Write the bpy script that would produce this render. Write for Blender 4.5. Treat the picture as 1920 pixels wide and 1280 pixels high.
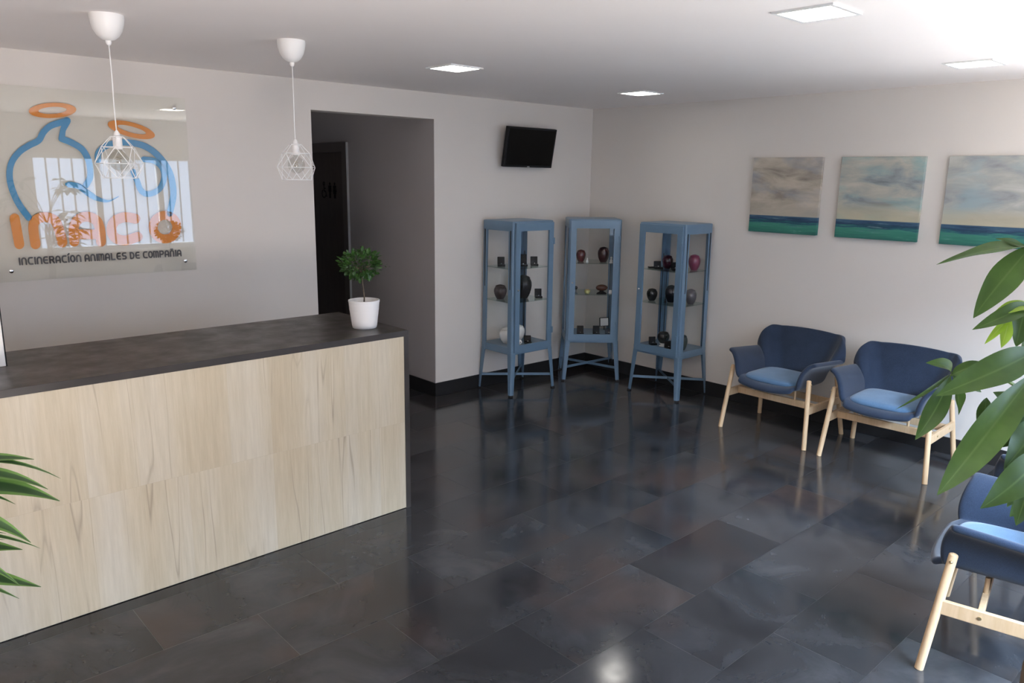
import bpy, bmesh, math, random
from mathutils import Vector, Matrix
for o in list(bpy.data.objects): bpy.data.objects.remove(o)
SC = bpy.context.scene
COL = SC.collection
PI = math.pi
# ------------------------------------------------------------------ camera
CAM = Vector((-5.74672, -5.1432, 1.85633)); YAW, PITCH, ROLL, FPX = 0.7442, 0.20988, 0.01486, 1442.72
fw = Vector((math.sin(YAW)*math.cos(PITCH), math.cos(YAW)*math.cos(PITCH), -math.sin(PITCH)))
r0 = Vector((math.cos(YAW), -math.sin(YAW), 0)); u0 = r0.cross(fw)
rt = r0*math.cos(ROLL)+u0*math.sin(ROLL); up = -r0*math.sin(ROLL)+u0*math.cos(ROLL)
cd = bpy.data.cameras.new('camera'); cam = bpy.data.objects.new('camera', cd); COL.objects.link(cam)
m = Matrix((rt, up, -fw)).transposed().to_4x4(); m.translation = CAM; cam.matrix_world = m
cd.sensor_width = 36; cd.lens = FPX/1920*36; cd.clip_start = .02
SC.camera = cam
# ------------------------------------------------------------------ world, exposure, daylight
w = bpy.data.worlds.new('sky'); SC.world = w; w.use_nodes = True
w.node_tree.nodes['Background'].inputs[0].default_value = (.62, .79, 1.10, 1)
w.node_tree.nodes['Background'].inputs[1].default_value = 2.85
SC.view_settings.view_transform = 'Standard'; SC.view_settings.look = 'None'
SC.view_settings.gamma = 1; SC.view_settings.exposure = 0.93; SC.view_settings.use_curve_mapping = False
def area(name, loc, target, sx, sy, watts, color):
    l = bpy.data.lights.new(name, 'AREA'); l.shape = 'RECTANGLE'; l.size = sx; l.size_y = sy; l.energy = watts; l.color = color
    o = bpy.data.objects.new(name, l); COL.objects.link(o); o.location = loc
    o.rotation_euler = (Vector(target)-Vector(loc)).to_track_quat('-Z', 'Y').to_euler()
    return o
area('skylight_front', (-2.6, -8.6, 4.4), (-2.6, -5.6, 1.4), 7, 2.6, 2600, (.58, .76, 1))
area('ground_bounce_front', (-1.1, -7.2, .12), (-1.4, -6.6, 2.5), 3.6, 1.8, 360, (1, .885, .74))
area('skylight_side', (2.9, -4.8, 3.6), (0, -4.8, 1.4), 2.6, 2.0, 60, (.72, .85, 1))
area('ground_bounce_side', (1.5, -4.8, .12), (1.0, -4.8, 2.5), 2.2, 1.6, 110, (1, .97, .95))
area('skylight_door', (-5.8, -8.6, 3.4), (-5.4, -5.6, 1.2), 3, 2.4, 110, (.75, .86, 1))
area('ground_bounce_door', (-5.6, -6.9, .12), (-5.2, -6.2, 2.5), 1.9, 1.6, 310, (1, .875, .79))
# ------------------------------------------------------------------ pixel rays (measuring the photograph onto known planes)
def ray(px, py): return fw + rt*((px-960)/FPX) - up*((py-640)/FPX)
def on(px, py, ax, val):
    d = ray(px, py); t = (val-CAM[ax])/d[ax]; return CAM + d*t
def at(px, py, depth): return CAM + ray(px, py)*depth
# ------------------------------------------------------------------ materials
MATS = {}
def sock(b, *n):
    for k in n:
        if k in b.inputs: return b.inputs[k]
def mat(name, col, rough=.5, metal=0, spec=.5, sheen=0, coat=0):
    if name in MATS: return MATS[name]
    m_ = bpy.data.materials.new(name); m_.use_nodes = True; b = m_.node_tree.nodes['Principled BSDF']
    b.inputs['Base Color'].default_value = (*col, 1); b.inputs['Roughness'].default_value = rough
    b.inputs['Metallic'].default_value = metal; b.inputs['Specular IOR Level'].default_value = spec
    if sheen: b.inputs['Sheen Weight'].default_value = sheen; b.inputs['Sheen Roughness'].default_value = .5
    if coat: b.inputs['Coat Weight'].default_value = coat; b.inputs['Coat Roughness'].default_value = .05
    MATS[name] = m_; return m_
class NT:
    def __init__(s, m_): s.t = m_.node_tree; s.b = s.t.nodes['Principled BSDF']
    def n(s, typ, **kw):
        nd = s.t.nodes.new(typ)
        for k, v in kw.items(): setattr(nd, k, v)
        return nd
    def l(s, a, b): s.t.links.new(a, b)
    def coords(s, scale=(1, 1, 1), loc=(0, 0, 0), rot=(0, 0, 0), kind='Object'):
        tc = s.n('ShaderNodeTexCoord'); mp = s.n('ShaderNodeMapping')
        mp.inputs['Scale'].default_value = scale; mp.inputs['Location'].default_value = loc; mp.inputs['Rotation'].default_value = rot
        s.l(tc.outputs[kind], mp.inputs[0]); return mp.outputs[0]
    def noise(s, vec, scale, detail=4, rough=.55, dist=0):
        nd = s.n('ShaderNodeTexNoise'); nd.inputs['Scale'].default_value = scale; nd.inputs['Detail'].default_value = detail
        nd.inputs['Roughness'].default_value = rough; nd.inputs['Distortion'].default_value = dist
        s.l(vec, nd.inputs['Vector']); return nd.outputs['Fac']
    def ramp(s, fac, stops, interp='LINEAR'):
        nd = s.n('ShaderNodeValToRGB'); cr = nd.color_ramp; cr.interpolation = interp
        while len(cr.elements) < len(stops): cr.elements.new(.5)
        for e, (p, c) in zip(cr.elements, stops): e.position = p; e.color = (*c, 1) if len(c) == 3 else c
        s.l(fac, nd.inputs[0]); return nd.outputs[0]
    def mix(s, a, b, fac, mode='MIX'):
        nd = s.n('ShaderNodeMix', data_type='RGBA', blend_type=mode)
        for v, i in ((fac, 0), (a, 6), (b, 7)):
            if hasattr(v, 'is_linked') or hasattr(v, 'links'): s.l(v, nd.inputs[i])
            elif i == 0: nd.inputs[0].default_value = v
            else: nd.inputs[i].default_value = (*v, 1)
        return nd.outputs[2]
    def math(s, op, a, b=0):
        nd = s.n('ShaderNodeMath', operation=op)
        for v, i in ((a, 0), (b, 1)):
            if hasattr(v, 'links'): s.l(v, nd.inputs[i])
            else: nd.inputs[i].default_value = v
        return nd.outputs[0]
    def bump(s, h, strength=.2, dist=.01):
        nd = s.n('ShaderNodeBump'); nd.inputs['Strength'].default_value = strength; nd.inputs['Distance'].default_value = dist
        s.l(h, nd.inputs['Height']); s.l(nd.outputs[0], s.b.inputs['Normal'])

def paint(name, col, rough=.75):
    m_ = mat(name, col, rough, spec=.25); t = NT(m_); v = t.coords()
    n1 = t.noise(v, 1.3, 3); c = t.ramp(n1, [(.3, tuple(x*.975 for x in col)), (.7, col)]); t.l(c, t.b.inputs['Base Color'])
    t.bump(t.noise(v, 220, 2), .06, .002); return m_
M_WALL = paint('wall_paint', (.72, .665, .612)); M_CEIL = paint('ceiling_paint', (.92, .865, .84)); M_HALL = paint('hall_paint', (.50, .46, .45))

def floor_mat():
    m_ = mat('floor_tile', (.03, .03, .03), .22); t = NT(m_)
    v = t.coords(loc=(3.34+.78*10, 2.595+.387*20, 0))
    br = t.n('ShaderNodeTexBrick', offset=.5, offset_frequency=2, squash=1)
    for k, x in (('Scale', 1), ('Mortar Size', .0011), ('Mortar Smooth', .1), ('Brick Width', .78), ('Row Height', .387), ('Bias', 0)): br.inputs[k].default_value = x
    br.inputs['Color1'].default_value = (0, 0, 0, 1); br.inputs['Color2'].default_value = (1, 1, 1, 1); br.inputs['Mortar'].default_value = (.5, .5, .5, 1)
    t.l(v, br.inputs['Vector'])
    rnd = br.outputs['Color']
    # per-tile offset of the cloudy stone pattern
    add = t.n('ShaderNodeVectorMath', operation='MULTIPLY_ADD'); t.l(rnd, add.inputs[0]); add.inputs[1].default_value = (17, 31, 5); t.l(v, add.inputs[2])
    n1 = t.noise(add.outputs[0], 2.2, 6, .62, .6); n2 = t.noise(add.outputs[0], 5.5, 5, .6, .3); n3 = t.noise(add.outputs[0], 1.3, 3, .5)
    base = t.ramp(n1, [(.28, (.014, .0145, .017)), (.5, (.029, .030, .033)), (.72, (.056, .057, .061))])
    rust = t.ramp(n3, [(.52, (0, 0, 0)), (.68, (1, 1, 1))])
    c = t.mix(base, (.060, .040, .033), t.math('MULTIPLY', rust, .7))
    tone = t.ramp(rnd, [(0, (.78, .78, .80)), (.5, (1.0, 1.0, 1.0)), (1, (1.30, 1.27, 1.24))])
    c = t.mix(c, tone, 1.0, 'MULTIPLY')
    c = t.mix(c, (.026, .026, .027), br.outputs['Fac'])
    t.l(c, t.b.inputs['Base Color'])
    rr = t.ramp(n2, [(.3, (.085, .085, .085)), (.75, (.19, .19, .19))]); rr = t.mix(rr, (.4, .4, .4), br.outputs['Fac'])
    t.l(rr, t.b.inputs['Roughness'])
    t.bump(t.math('SUBTRACT', t.math('MULTIPLY', n2, .25), br.outputs['Fac']), .05, .0015)
    return m_
M_FLOOR = floor_mat()
def wood_panel_mat():
    m_ = mat('pale_oak_laminate', (.66, .56, .42), .42, spec=.35); t = NT(m_)
    v = t.coords(rot=(0, 0, 0))
    sep = t.n('ShaderNodeSeparateXYZ'); t.l(v, sep.inputs[0]); cm = t.n('ShaderNodeCombineXYZ')
    t.l(sep.outputs[2], cm.inputs[0]); t.l(sep.outputs[0], cm.inputs[1])
    br = t.n('ShaderNodeTexBrick', offset=.0, offset_frequency=2, squash=1)
    for k, x in (('Scale', 1), ('Mortar Size', .0006), ('Mortar Smooth', .1), ('Brick Width', .515), ('Row Height', .205)): br.inputs[k].default_value = x
    br.inputs['Color1'].default_value = (0, 0, 0, 1); br.inputs['Color2'].default_value = (1, 1, 1, 1); br.inputs['Mortar'].default_value = (.5, .5, .5, 1)
    t.l(cm.outputs[0], br.inputs['Vector']); rnd = br.outputs['Color']
    add = t.n('ShaderNodeVectorMath', operation='MULTIPLY_ADD'); t.l(rnd, add.inputs[0]); add.inputs[1].default_value = (7, 3, 11); t.l(v, add.inputs[2])
    mp = t.n('ShaderNodeMapping'); mp.inputs['Scale'].default_value = (1, 1, .07); t.l(add.outputs[0], mp.inputs[0])
    g1 = t.noise(mp.outputs[0], 5, 4, .5, .2); g2 = t.noise(mp.outputs[0], 60, 5, .65)
    c = t.ramp(g1, [(.25, (.50, .41, .285)), (.5, (.555, .475, .35)), (.75, (.585, .525, .425))])
    c = t.mix(c, t.ramp(g2, [(.35, (.90, .89, .87)), (.65, (1.03, 1.03, 1.03))]), 1, 'MULTIPLY')
    mp2 = t.n('ShaderNodeMapping'); mp2.inputs['Scale'].default_value = (1, 1, .07); t.l(add.outputs[0], mp2.inputs[0])
    st = t.noise(mp2.outputs[0], 8.5, 2, .4, .25)
    a = t.math('ABSOLUTE', t.math('SUBTRACT', st, .5)); line = t.ramp(a, [(0, (1, 1, 1)), (.004, (.6, .6, .6)), (.012, (0, 0, 0))])
    brk = t.ramp(t.noise(add.outputs[0], 2.4, 2), [(.36, (0, 0, 0)), (.60, (1, 1, 1))])
    f = t.math('MULTIPLY', t.math('MULTIPLY', line, brk), .72)
    c = t.mix(c, (.30, .235, .17), f)
    c = t.mix(c, (.45, .38, .28), t.math('MULTIPLY', br.outputs['Fac'], .6))
    t.l(c, t.b.inputs['Base Color']); return m_
M_OAK = wood_panel_mat()
def slate_mat():
    m_ = mat('dark_slate_laminate', (.055, .046, .042), .38); t = NT(m_); v = t.coords()
    n1 = t.noise(v, 4, 5); t.l(t.ramp(n1, [(.3, (.026, .021, .018)), (.7, (.048, .039, .034))]), t.b.inputs['Base Color'])
    t.l(t.ramp(t.noise(v, 9, 4), [(.3, (.30,)*3), (.7, (.46,)*3)]), t.b.inputs['Roughness']); return m_
M_SLATE = slate_mat()
M_BASE = mat('baseboard_tile', (.020, .020, .021), .28)
def fabric(name, col, col2):
    m_ = mat(name, col, .92, spec=.15, sheen=.25); t = NT(m_); v = t.coords()
    n1 = t.noise(v, 420, 2, .6); n2 = t.noise(v, 12, 3)
    c = t.mix(t.ramp(n1, [(.35, col2), (.65, col)]), t.ramp(n2, [(.3, (.9, .9, .9)), (.7, (1.06, 1.06, 1.06))]), 1, 'MULTIPLY')
    t.l(c, t.b.inputs['Base Color']); t.bump(n1, .25, .001); return m_
M_NAVY = fabric('navy_wool', (.031, .047, .082), (.017, .027, .050)); M_CUSH = fabric('light_blue_wool', (.115, .21, .34), (.075, .15, .26))
def woodm(name, c1, c2, axis_scale=(30, 30, 3)):
    m_ = mat(name, c1, .45, spec=.35); t = NT(m_); v = t.coords(scale=axis_scale)
    t.l(t.ramp(t.noise(v, 1.5, 4, .6, .5), [(.3, c1), (.7, c2)]), t.b.inputs['Base Color']); return m_
M_BEECH = woodm('beech_wood', (.60, .40, .225), (.70, .49, .30))
M_CAB = mat('blue_grey_steel', (.14, .225, .32), .38, spec=.5, coat=.15); t_ = NT(M_CAB)
t_.l(t_.ramp(t_.noise(t_.coords(), 6, 3), [(.3, (.130, .212, .300)), (.7, (.148, .236, .332))]), t_.b.inputs['Base Color'])
M_GASKET = mat('black_rubber', (.012, .012, .014), .6); M_CHROME = mat('chrome', (.8, .8, .8), .12, 1); M_BRASS = mat('brass_screw', (.75, .62, .38), .3, 1)
M_BLACK = mat('black_gloss', (.006, .006, .007), .2); M_BLKM = mat('black_matte', (.006, .006, .007), .6, spec=.3); M_WHITE = mat('white_plastic', (.82, .80, .78), .4)
M_CERAM = mat('white_ceramic', (.80, .79, .76), .18, coat=.4); M_WIRE = mat('white_wire', (.86, .85, .83), .45)
M_SCREEN = mat('tv_screen', (.003, .003, .003), .2, spec=.12)
def glass_mat(name, tint=(.96, .98, .97), base=.03, ior=1.45, boost=1.0):
    m_ = bpy.data.materials.new(name); m_.use_nodes = True; nt = m_.node_tree; nt.nodes.clear()
    o = nt.nodes.new('ShaderNodeOutputMaterial'); mx = nt.nodes.new('ShaderNodeMixShader'); tr = nt.nodes.new('ShaderNodeBsdfTransparent')
    gl = nt.nodes.new('ShaderNodeBsdfGlossy'); geo = nt.nodes.new('ShaderNodeNewGeometry')
    dt = nt.nodes.new('ShaderNodeVectorMath'); dt.operation = 'DOT_PRODUCT'; nt.links.new(geo.outputs['Normal'], dt.inputs[0]); nt.links.new(geo.outputs['Incoming'], dt.inputs[1])
    def mth(op, a, b):
        q = nt.nodes.new('ShaderNodeMath'); q.operation = op
        for v, i in ((a, 0), (b, 1)):
            if hasattr(v, 'links'): nt.links.new(v, q.inputs[i])
            else: q.inputs[i].default_value = v
        return q.outputs[0]
    f0 = ((ior-1)/(ior+1))**2; fo = mth('ADD', mth('MULTIPLY', mth('POWER', mth('SUBTRACT', 1, mth('ABSOLUTE', dt.outputs['Value'], 0)), 5), 1-f0), f0)
    tr.inputs[0].default_value = (*tint, 1); gl.inputs['Roughness'].default_value = .015; gl.inputs[0].default_value = (1, 1, 1, 1)
    nt.links.new(fo, mx.inputs[0]); nt.links.new(tr.outputs[0], mx.inputs[1]); nt.links.new(gl.outputs[0], mx.inputs[2]); nt.links.new(mx.outputs[0], o.inputs[0])
    MATS[name] = m_; return m_
M_GLASS = glass_mat('clear_glass', (.985, .99, .99), ior=1.36); M_ACRYL = glass_mat('clear_acrylic', (.98, .985, .97), ior=1.52); M_SHELFG = glass_mat('green_edge_glass', (.80, .88, .85), ior=1.3); M_BULBG = glass_mat('bulb_glass', (.90, .90, .88), ior=1.6)
def leafm(name, c1, c2, trans=.25, vein=None, rough=.45):
    m_ = mat(name, c1, rough, spec=.5); t = NT(m_); v = t.coords()
    c = t.ramp(t.noise(v, 9, 4), [(.3, c1), (.7, c2)])
    at_ = t.n('ShaderNodeAttribute', attribute_name='across'); xx = t.math('ABSOLUTE', at_.outputs['Fac'])
    if vein: c = t.mix(c, vein, t.ramp(xx, [(0, (1, 1, 1)), (.10, (0, 0, 0))]))
    tn = t.n('ShaderNodeBsdfTranslucent'); t.l(c, tn.inputs[0]); mx = t.n('ShaderNodeMixShader'); mx.inputs[0].default_value = trans
    out = [n for n in t.t.nodes if n.type == 'OUTPUT_MATERIAL'][0]
    t.l(c, t.b.inputs['Base Color']); t.l(t.b.outputs[0], mx.inputs[1]); t.l(tn.outputs[0], mx.inputs[2]); t.l(mx.outputs[0], out.inputs[0])
    return m_, t, c
M_LEAF, _, _ = leafm('broad_leaf', (.034, .082, .016), (.075, .155, .030), .25, (.10, .18, .05), .5)
M_YLEAF, _, _ = leafm('young_leaf', (.30, .50, .04), (.40, .60, .07), .4, (.45, .62, .15))
M_DLEAF, _t, _c = leafm('strap_leaf', (.012, .038, .010), (.022, .065, .016), .12)
_a = _t.n('ShaderNodeAttribute', attribute_name='across'); _m = _t.mix(_c, (.085, .17, .035), _t.ramp(_t.math('ABSOLUTE', _a.outputs['Fac']), [(.45, (0, 0, 0)), (.62, (1, 1, 1))]))
_t.l(_m, _t.b.inputs['Base Color'])
M_TLEAF, _, _ = leafm('ficus_leaf', (.020, .065, .014), (.06, .15, .03), .12, None, .35)
M_BARK = mat('grey_brown_bark', (.12, .09, .06), .8); M_SOIL = mat('potting_soil', (.02, .014, .01), .95); M_POTG = mat('grey_planter', (.25, .25, .25), .5)
# ------------------------------------------------------------------ geometry helpers
class G:
    def __init__(s): s.v = []; s.f = []; s.a = []
    def add(s, vs, fs, ac=None):
        k = len(s.v); s.v += [Vector(p) for p in vs]; s.f += [tuple(i+k for i in f) for f in fs]; s.a += ac if ac else [0.0]*len(vs); return s
    def box(s, lo, hi, M=None):
        x0, y0, z0 = lo; x1, y1, z1 = hi
        vs = [Vector(p) for p in ((x0, y0, z0), (x1, y0, z0), (x1, y1, z0), (x0, y1, z0), (x0, y0, z1), (x1, y0, z1), (x1, y1, z1), (x0, y1, z1))]
        if M: vs = [M @ p for p in vs]
        return s.add(vs, [(0, 3, 2, 1), (4, 5, 6, 7), (0, 1, 5, 4), (1, 2, 6, 5), (2, 3, 7, 6), (3, 0, 4, 7)])
    def tube(s, pts, rad, n=12, cap=True, closed=False):
        pts = [Vector(p) for p in pts]; N = len(pts); rad = rad if isinstance(rad, (list, tuple)) else [rad]*N
        k = len(s.v); prev = None
        for i, p in enumerate(pts):
            if closed: d = pts[(i+1) % N]-pts[i-1]
            else: d = pts[min(i+1, N-1)]-pts[max(i-1, 0)]
            d.normalize()
            if prev is None: a = d.orthogonal().normalized()
            else: a = (prev-d*prev.dot(d)).normalized()
            prev = a; b = d.cross(a)
            for j in range(n):
                t = 2*PI*j/n; s.v.append(p+(a*math.cos(t)+b*math.sin(t))*rad[i]); s.a.append(0.0)
        for i in range(N if closed else N-1):
            for j in range(n):
                i2 = (i+1) % N
                s.f.append((k+i*n+j, k+i*n+(j+1) % n, k+i2*n+(j+1) % n, k+i2*n+j))
        if cap and not closed:
            s.f.append(tuple(k+j for j in reversed(range(n)))); s.f.append(tuple(k+(N-1)*n+j for j in range(n)))
        return s
    def rod(s, a, b, r0_, r1_=None, n=14, rnd=0):
        r1_ = r0_ if r1_ is None else r1_; a = Vector(a); b = Vector(b); d = (b-a).normalized()
        pts = [a, b]; rr = [r0_, r1_]
        if rnd:   # rounded end at b
            pts = [a, b-d*rnd]+[b-d*rnd*(1-math.sin(t)) for t in (PI/6, PI/3, PI/2*.97)]; rr = [r0_, r1_]+[r1_*math.cos(t) for t in (PI/6, PI/3, PI/2*.97)]
        return s.tube(pts, rr, n)
    def lathe(s, prof, c=(0, 0, 0), n=32, sx=1, sy=1):
        k = len(s.v); c = Vector(c)
        for r, z in prof:
            for j in range(n):
                t = 2*PI*j/n; s.v.append(c+Vector((r*math.cos(t)*sx, r*math.sin(t)*sy, z))); s.a.append(0.0)
        for i in range(len(prof)-1):
            for j in range(n): s.f.append((k+i*n+j, k+i*n+(j+1) % n, k+(i+1)*n+(j+1) % n, k+(i+1)*n+j))
        if prof[0][0] > 1e-6: s.f.append(tuple(k+j for j in reversed(range(n))))
        if prof[-1][0] > 1e-6: s.f.append(tuple(k+(len(prof)-1)*n+j for j in range(n)))
        return s
    def ball(s, c, r, nu=10, nv=14, sz=1):
        return s.lathe([(r*math.sin(PI*i/nu)+1e-5, -r*sz*math.cos(PI*i/nu)) for i in range(nu+1)], c, nv)
    def ribbon(s, pts, wd, place, th=.004, closed=False, cap=True):
        """flat stroke of width wd along 2-D pts; place(x, y, t) maps to 3-D, t = 0 back, 1 front"""
        P = [Vector((p[0], p[1])) for p in pts]; N = len(P); wd = wd if isinstance(wd, (list, tuple)) else [wd]*N
        L, R_ = [], []
        for i, p in enumerate(P):
            a = P[(i-1) % N] if (closed or i > 0) else P[i]; b = P[(i+1) % N] if (closed or i < N-1) else P[i]
            d1 = (p-a).normalized() if (p-a).length else (b-p).normalized(); d2 = (b-p).normalized() if (b-p).length else d1
            n1 = Vector((-d1.y, d1.x)); n2 = Vector((-d2.y, d2.x)); nn = (n1+n2)
            if nn.length < .3: nn = n1
            nn.normalize(); sc_ = 1/max(.5, nn.dot(n1))
            L.append(p+nn*wd[i]/2*sc_); R_.append(p-nn*wd[i]/2*sc_)
        if cap and not closed:
            def capv(c, frm, sign, w_):
                a0 = math.atan2(frm.y-c.y, frm.x-c.x); return [c+Vector((math.cos(a0+sign*PI*k/7), math.sin(a0+sign*PI*k/7)))*w_/2 for k in range(1, 7)]
            c1 = capv(P[-1], L[-1], -1, wd[-1]); c0 = capv(P[0], R_[0], -1, wd[0])
            self_loops = []
            k = len(s.v)
            loop = L+c1+R_[::-1]+c0
            for t in (0, 1):
                for q in loop: s.v.append(Vector(place(q.x, q.y, t))); s.a.append(0.0)
            M_ = len(loop); nl = len(L); nc = len(c1)
            def R_idx(i): return nl+nc+(N-1-i)
            for t in (0, 1):
                o_ = k+t*M_
                for i in range(N-1): s.f.append((o_+i, o_+i+1, o_+R_idx(i+1), o_+R_idx(i)))
                s.f.append(tuple(o_+q for q in ([nl-1]+list(range(nl, nl+nc))+[nl+nc])))
                s.f.append(tuple(o_+q for q in ([R_idx(0)]+list(range(nl+nc+N, M_))+[0])))
            for i in range(M_): s.f.append((k+i, k+(i+1) % M_, k+M_+(i+1) % M_, k+M_+i))
        else:
            k = len(s.v)
            for t in (0, 1):
                for q in L+R_: s.v.append(Vector(place(q.x, q.y, t))); s.a.append(0.0)
            for i in range(N if closed else N-1):
                j = (i+1) % N
                for t in (0, 1): s.f.append((k+t*2*N+i, k+t*2*N+j, k+t*2*N+N+j, k+t*2*N+N+i))
                s.f.append((k+i, k+j, k+2*N+j, k+2*N+i)); s.f.append((k+N+i, k+N+j, k+3*N+j, k+3*N+i))
            if not closed:
                for i in (0, N-1): s.f.append((k+i, k+N+i, k+3*N+i, k+2*N+i))
        return s
    def leaf(s, base, tip, width, nrm=(0, 0, 1), bend=.0, fold=.25, peak=.45, nseg=10, tipw=.0):
        base = Vector(base); tip = Vector(tip); d = tip-base; Ln = d.length; nrm = Vector(nrm); nrm = (nrm-d.normalized()*nrm.dot(d.normalized())).normalized()
        side = d.normalized().cross(nrm); k = len(s.v); ph = (base.x*37+tip.z*91) % 6.28; ln_ = Ln*math.sin(0) if nseg < 8 else Ln
        for i in range(nseg+1):
            t = i/nseg; p = base+d*t-side*ln_*.035*math.sin(ph)*(1-t)-side*ln_*.035*math.sin(2.6+ph)*t+nrm*bend*Ln*math.sin(PI*t)
            e = math.log(.5)/math.log(peak); wv = width/2*max(.02, math.sin(PI*min(1, max(0, t**e)))**.85)
            for q in (-1, -.5, 0, .5, 1):
                s.v.append(p+side*(wv*q*(1-.12*abs(q)*fold)+ln_*.035*math.sin(2.6*t+ph))+nrm*(abs(q)*wv*fold+(.16*wv*math.sin(9*t+ph+q*2)*abs(q)))); s.a.append(float(q))
        for i in range(nseg):
            for j in range(4): s.f.append((k+i*5+j, k+i*5+j+1, k+(i+1)*5+j+1, k+(i+1)*5+j))
        return s
def obj(name, g, material, parent=None, loc=None, smooth=None, bevel=0, mods=None, recalc=True):
    me = bpy.data.meshes.new(name)
    if isinstance(g, G):
        o_ = Vector(loc) if loc is not None else Vector((0, 0, 0))
        me.from_pydata([tuple(v-o_) for v in g.v], [], g.f)
        if any(g.a):
            at_ = me.attributes.new('across', 'FLOAT', 'POINT')
            for i, a in enumerate(g.a): at_.data[i].value = a
    if recalc:
        bm = bmesh.new(); bm.from_mesh(me); bmesh.ops.recalc_face_normals(bm, faces=bm.faces); bm.to_mesh(me); bm.free()
    me.materials.append(material)
    o = bpy.data.objects.new(name, me); COL.objects.link(o)
    if loc is not None: o.location = loc
    if parent: o.parent = parent
    if smooth is not None:
        for p in me.polygons: p.use_smooth = True
        if smooth < 180:
            bm = bmesh.new(); bm.from_mesh(me)
            for e in bm.edges:
                if len(e.link_faces) == 2 and e.calc_face_angle(0) > math.radians(smooth): e.smooth = False
            bm.to_mesh(me); bm.free()
    if bevel:
        b = o.modifiers.new('bevel', 'BEVEL'); b.width = bevel; b.segments = 3; b.limit_method = 'ANGLE'; b.angle_limit = math.radians(40)
        for p in me.polygons: p.use_smooth = True
        wn = o.modifiers.new('wn', 'WEIGHTED_NORMAL'); wn.keep_sharp = True
    return o
def tag(o, label, cat, group=None, kind=None):
    o['label'] = label; o['category'] = cat
    if group: o['group'] = group
    if kind: o['kind'] = kind
    return o
def thing(name, label, cat, loc=(0, 0, 0), rotz=0, group=None):
    o = bpy.data.objects.new(name, None); COL.objects.link(o); o.location = loc; o.rotation_euler = (0, 0, rotz); o.empty_display_size = .1
    return tag(o, label, cat, group)
def struct(name, g, material, parent=None, **k):
    o = obj(name, g, material, parent, **k)
    if parent is None: o['kind'] = 'structure'
    return o
def copy_tree(o, parent=None):
    c = o.copy(); COL.objects.link(c); c.parent = parent
    for ch in o.children: copy_tree(ch, c)
    return c
B = lambda lo, hi: G().box(lo, hi)
# ------------------------------------------------------------------ the room
H = 2.506; XL, YF = -7.0, -5.6; XO0, XO1, HO = -2.979, -1.895, 2.304; TH = .14
struct('floor', B((XL-.2, YF-.2, -.1), (.2, 3.6, 0)), M_FLOOR)
struct('ceiling', B((XL-.2, YF-.2, H), (.2, 3.6, H+.1)), M_CEIL)
g = G(); g.box((XL, 0, 0), (XO0, TH, H)); g.box((XO0, 0, HO), (XO1, TH, H)); g.box((XO1, 0, 0), (.15, TH, H))
struct('wall_back', g, M_WALL)
W2 = (-5.35, -4.15, .95, 2.1)      # side window: y0, y1, z0, z1
g = G(); g.box((0, W2[1], 0), (.15, 0, H)); g.box((0, YF, 0), (.15, W2[0], H)); g.box((0, W2[0], 0), (.15, W2[1], W2[2])); g.box((0, W2[0], W2[3]), (.15, W2[1], H))
struct('wall_right', g, M_WALL)
W1 = (-3.68, -.70, .88, 2.06); D1 = (-6.35, -5.25, 2.1)
g = G(); g.box((XL, YF-.18, 0), (D1[0], YF, H)); g.box((D1[0], YF-.18, D1[2]), (D1[1], YF, H)); g.box((D1[1], YF-.18, 0), (W1[0], YF, H))
g.box((W1[0], YF-.18, 0), (W1[1], YF, W1[2])); g.box((W1[0], YF-.18, W1[3]), (W1[1], YF, H)); g.box((W1[1], YF-.18, 0), (.15, YF, H))
struct('wall_front', g, M_WALL)
struct('wall_left', B((XL-.15, YF, 0), (XL, 0, H)), M_WALL)
# hallway behind the opening
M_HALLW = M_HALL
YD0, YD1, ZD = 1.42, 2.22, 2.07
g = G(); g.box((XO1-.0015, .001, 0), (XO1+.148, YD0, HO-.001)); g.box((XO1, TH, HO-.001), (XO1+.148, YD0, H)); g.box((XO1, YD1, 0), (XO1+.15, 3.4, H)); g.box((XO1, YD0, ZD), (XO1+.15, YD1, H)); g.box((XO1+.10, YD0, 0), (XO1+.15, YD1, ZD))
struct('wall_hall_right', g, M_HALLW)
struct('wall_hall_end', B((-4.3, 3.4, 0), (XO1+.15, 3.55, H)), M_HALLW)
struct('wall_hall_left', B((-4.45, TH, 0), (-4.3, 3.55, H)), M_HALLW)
M_DARKWOOD = woodm('dark_brown_door', (.095, .075, .066), (.12, .095, .083), (20, 20, 2)); M_ARCH = mat('brown_architrave', (.15, .125, .115), .5)
d = struct('door_2', B((XO1+.03, YD0-.03, 0), (XO1+.07, YD1+.03, ZD+.03)), M_DARKWOOD)
g = G(); g.box((XO1-.022, YD0-.085, 0), (XO1+.03, YD0, ZD+.085)); g.box((XO1-.022, YD1, 0), (XO1+.03, YD1+.085, ZD+.085)); g.box((XO1-.022, YD0, ZD), (XO1+.03, YD1, ZD+.085))
struct('door_frame', g, M_ARCH, d)
g = G(); g.box((XO1-.024, YD0-.089, 0), (XO1+.0, YD0-.085, ZD+.085))
struct('lit_edge_strip', g, mat('lit_edge_tone', (.42, .41, .39), .5), d)  # light caught by the architrave edge, painted in as a paler strip
g = G().rod((XO1+.03, YD1-.07, 1.02), (XO1-.03, YD1-.07, 1.02), .012); g.rod((XO1-.03, YD1-.07, 1.02), (XO1-.03, YD1-.19, 1.02), .01)
struct('door_handle', g, M_CHROME, d)
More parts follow.
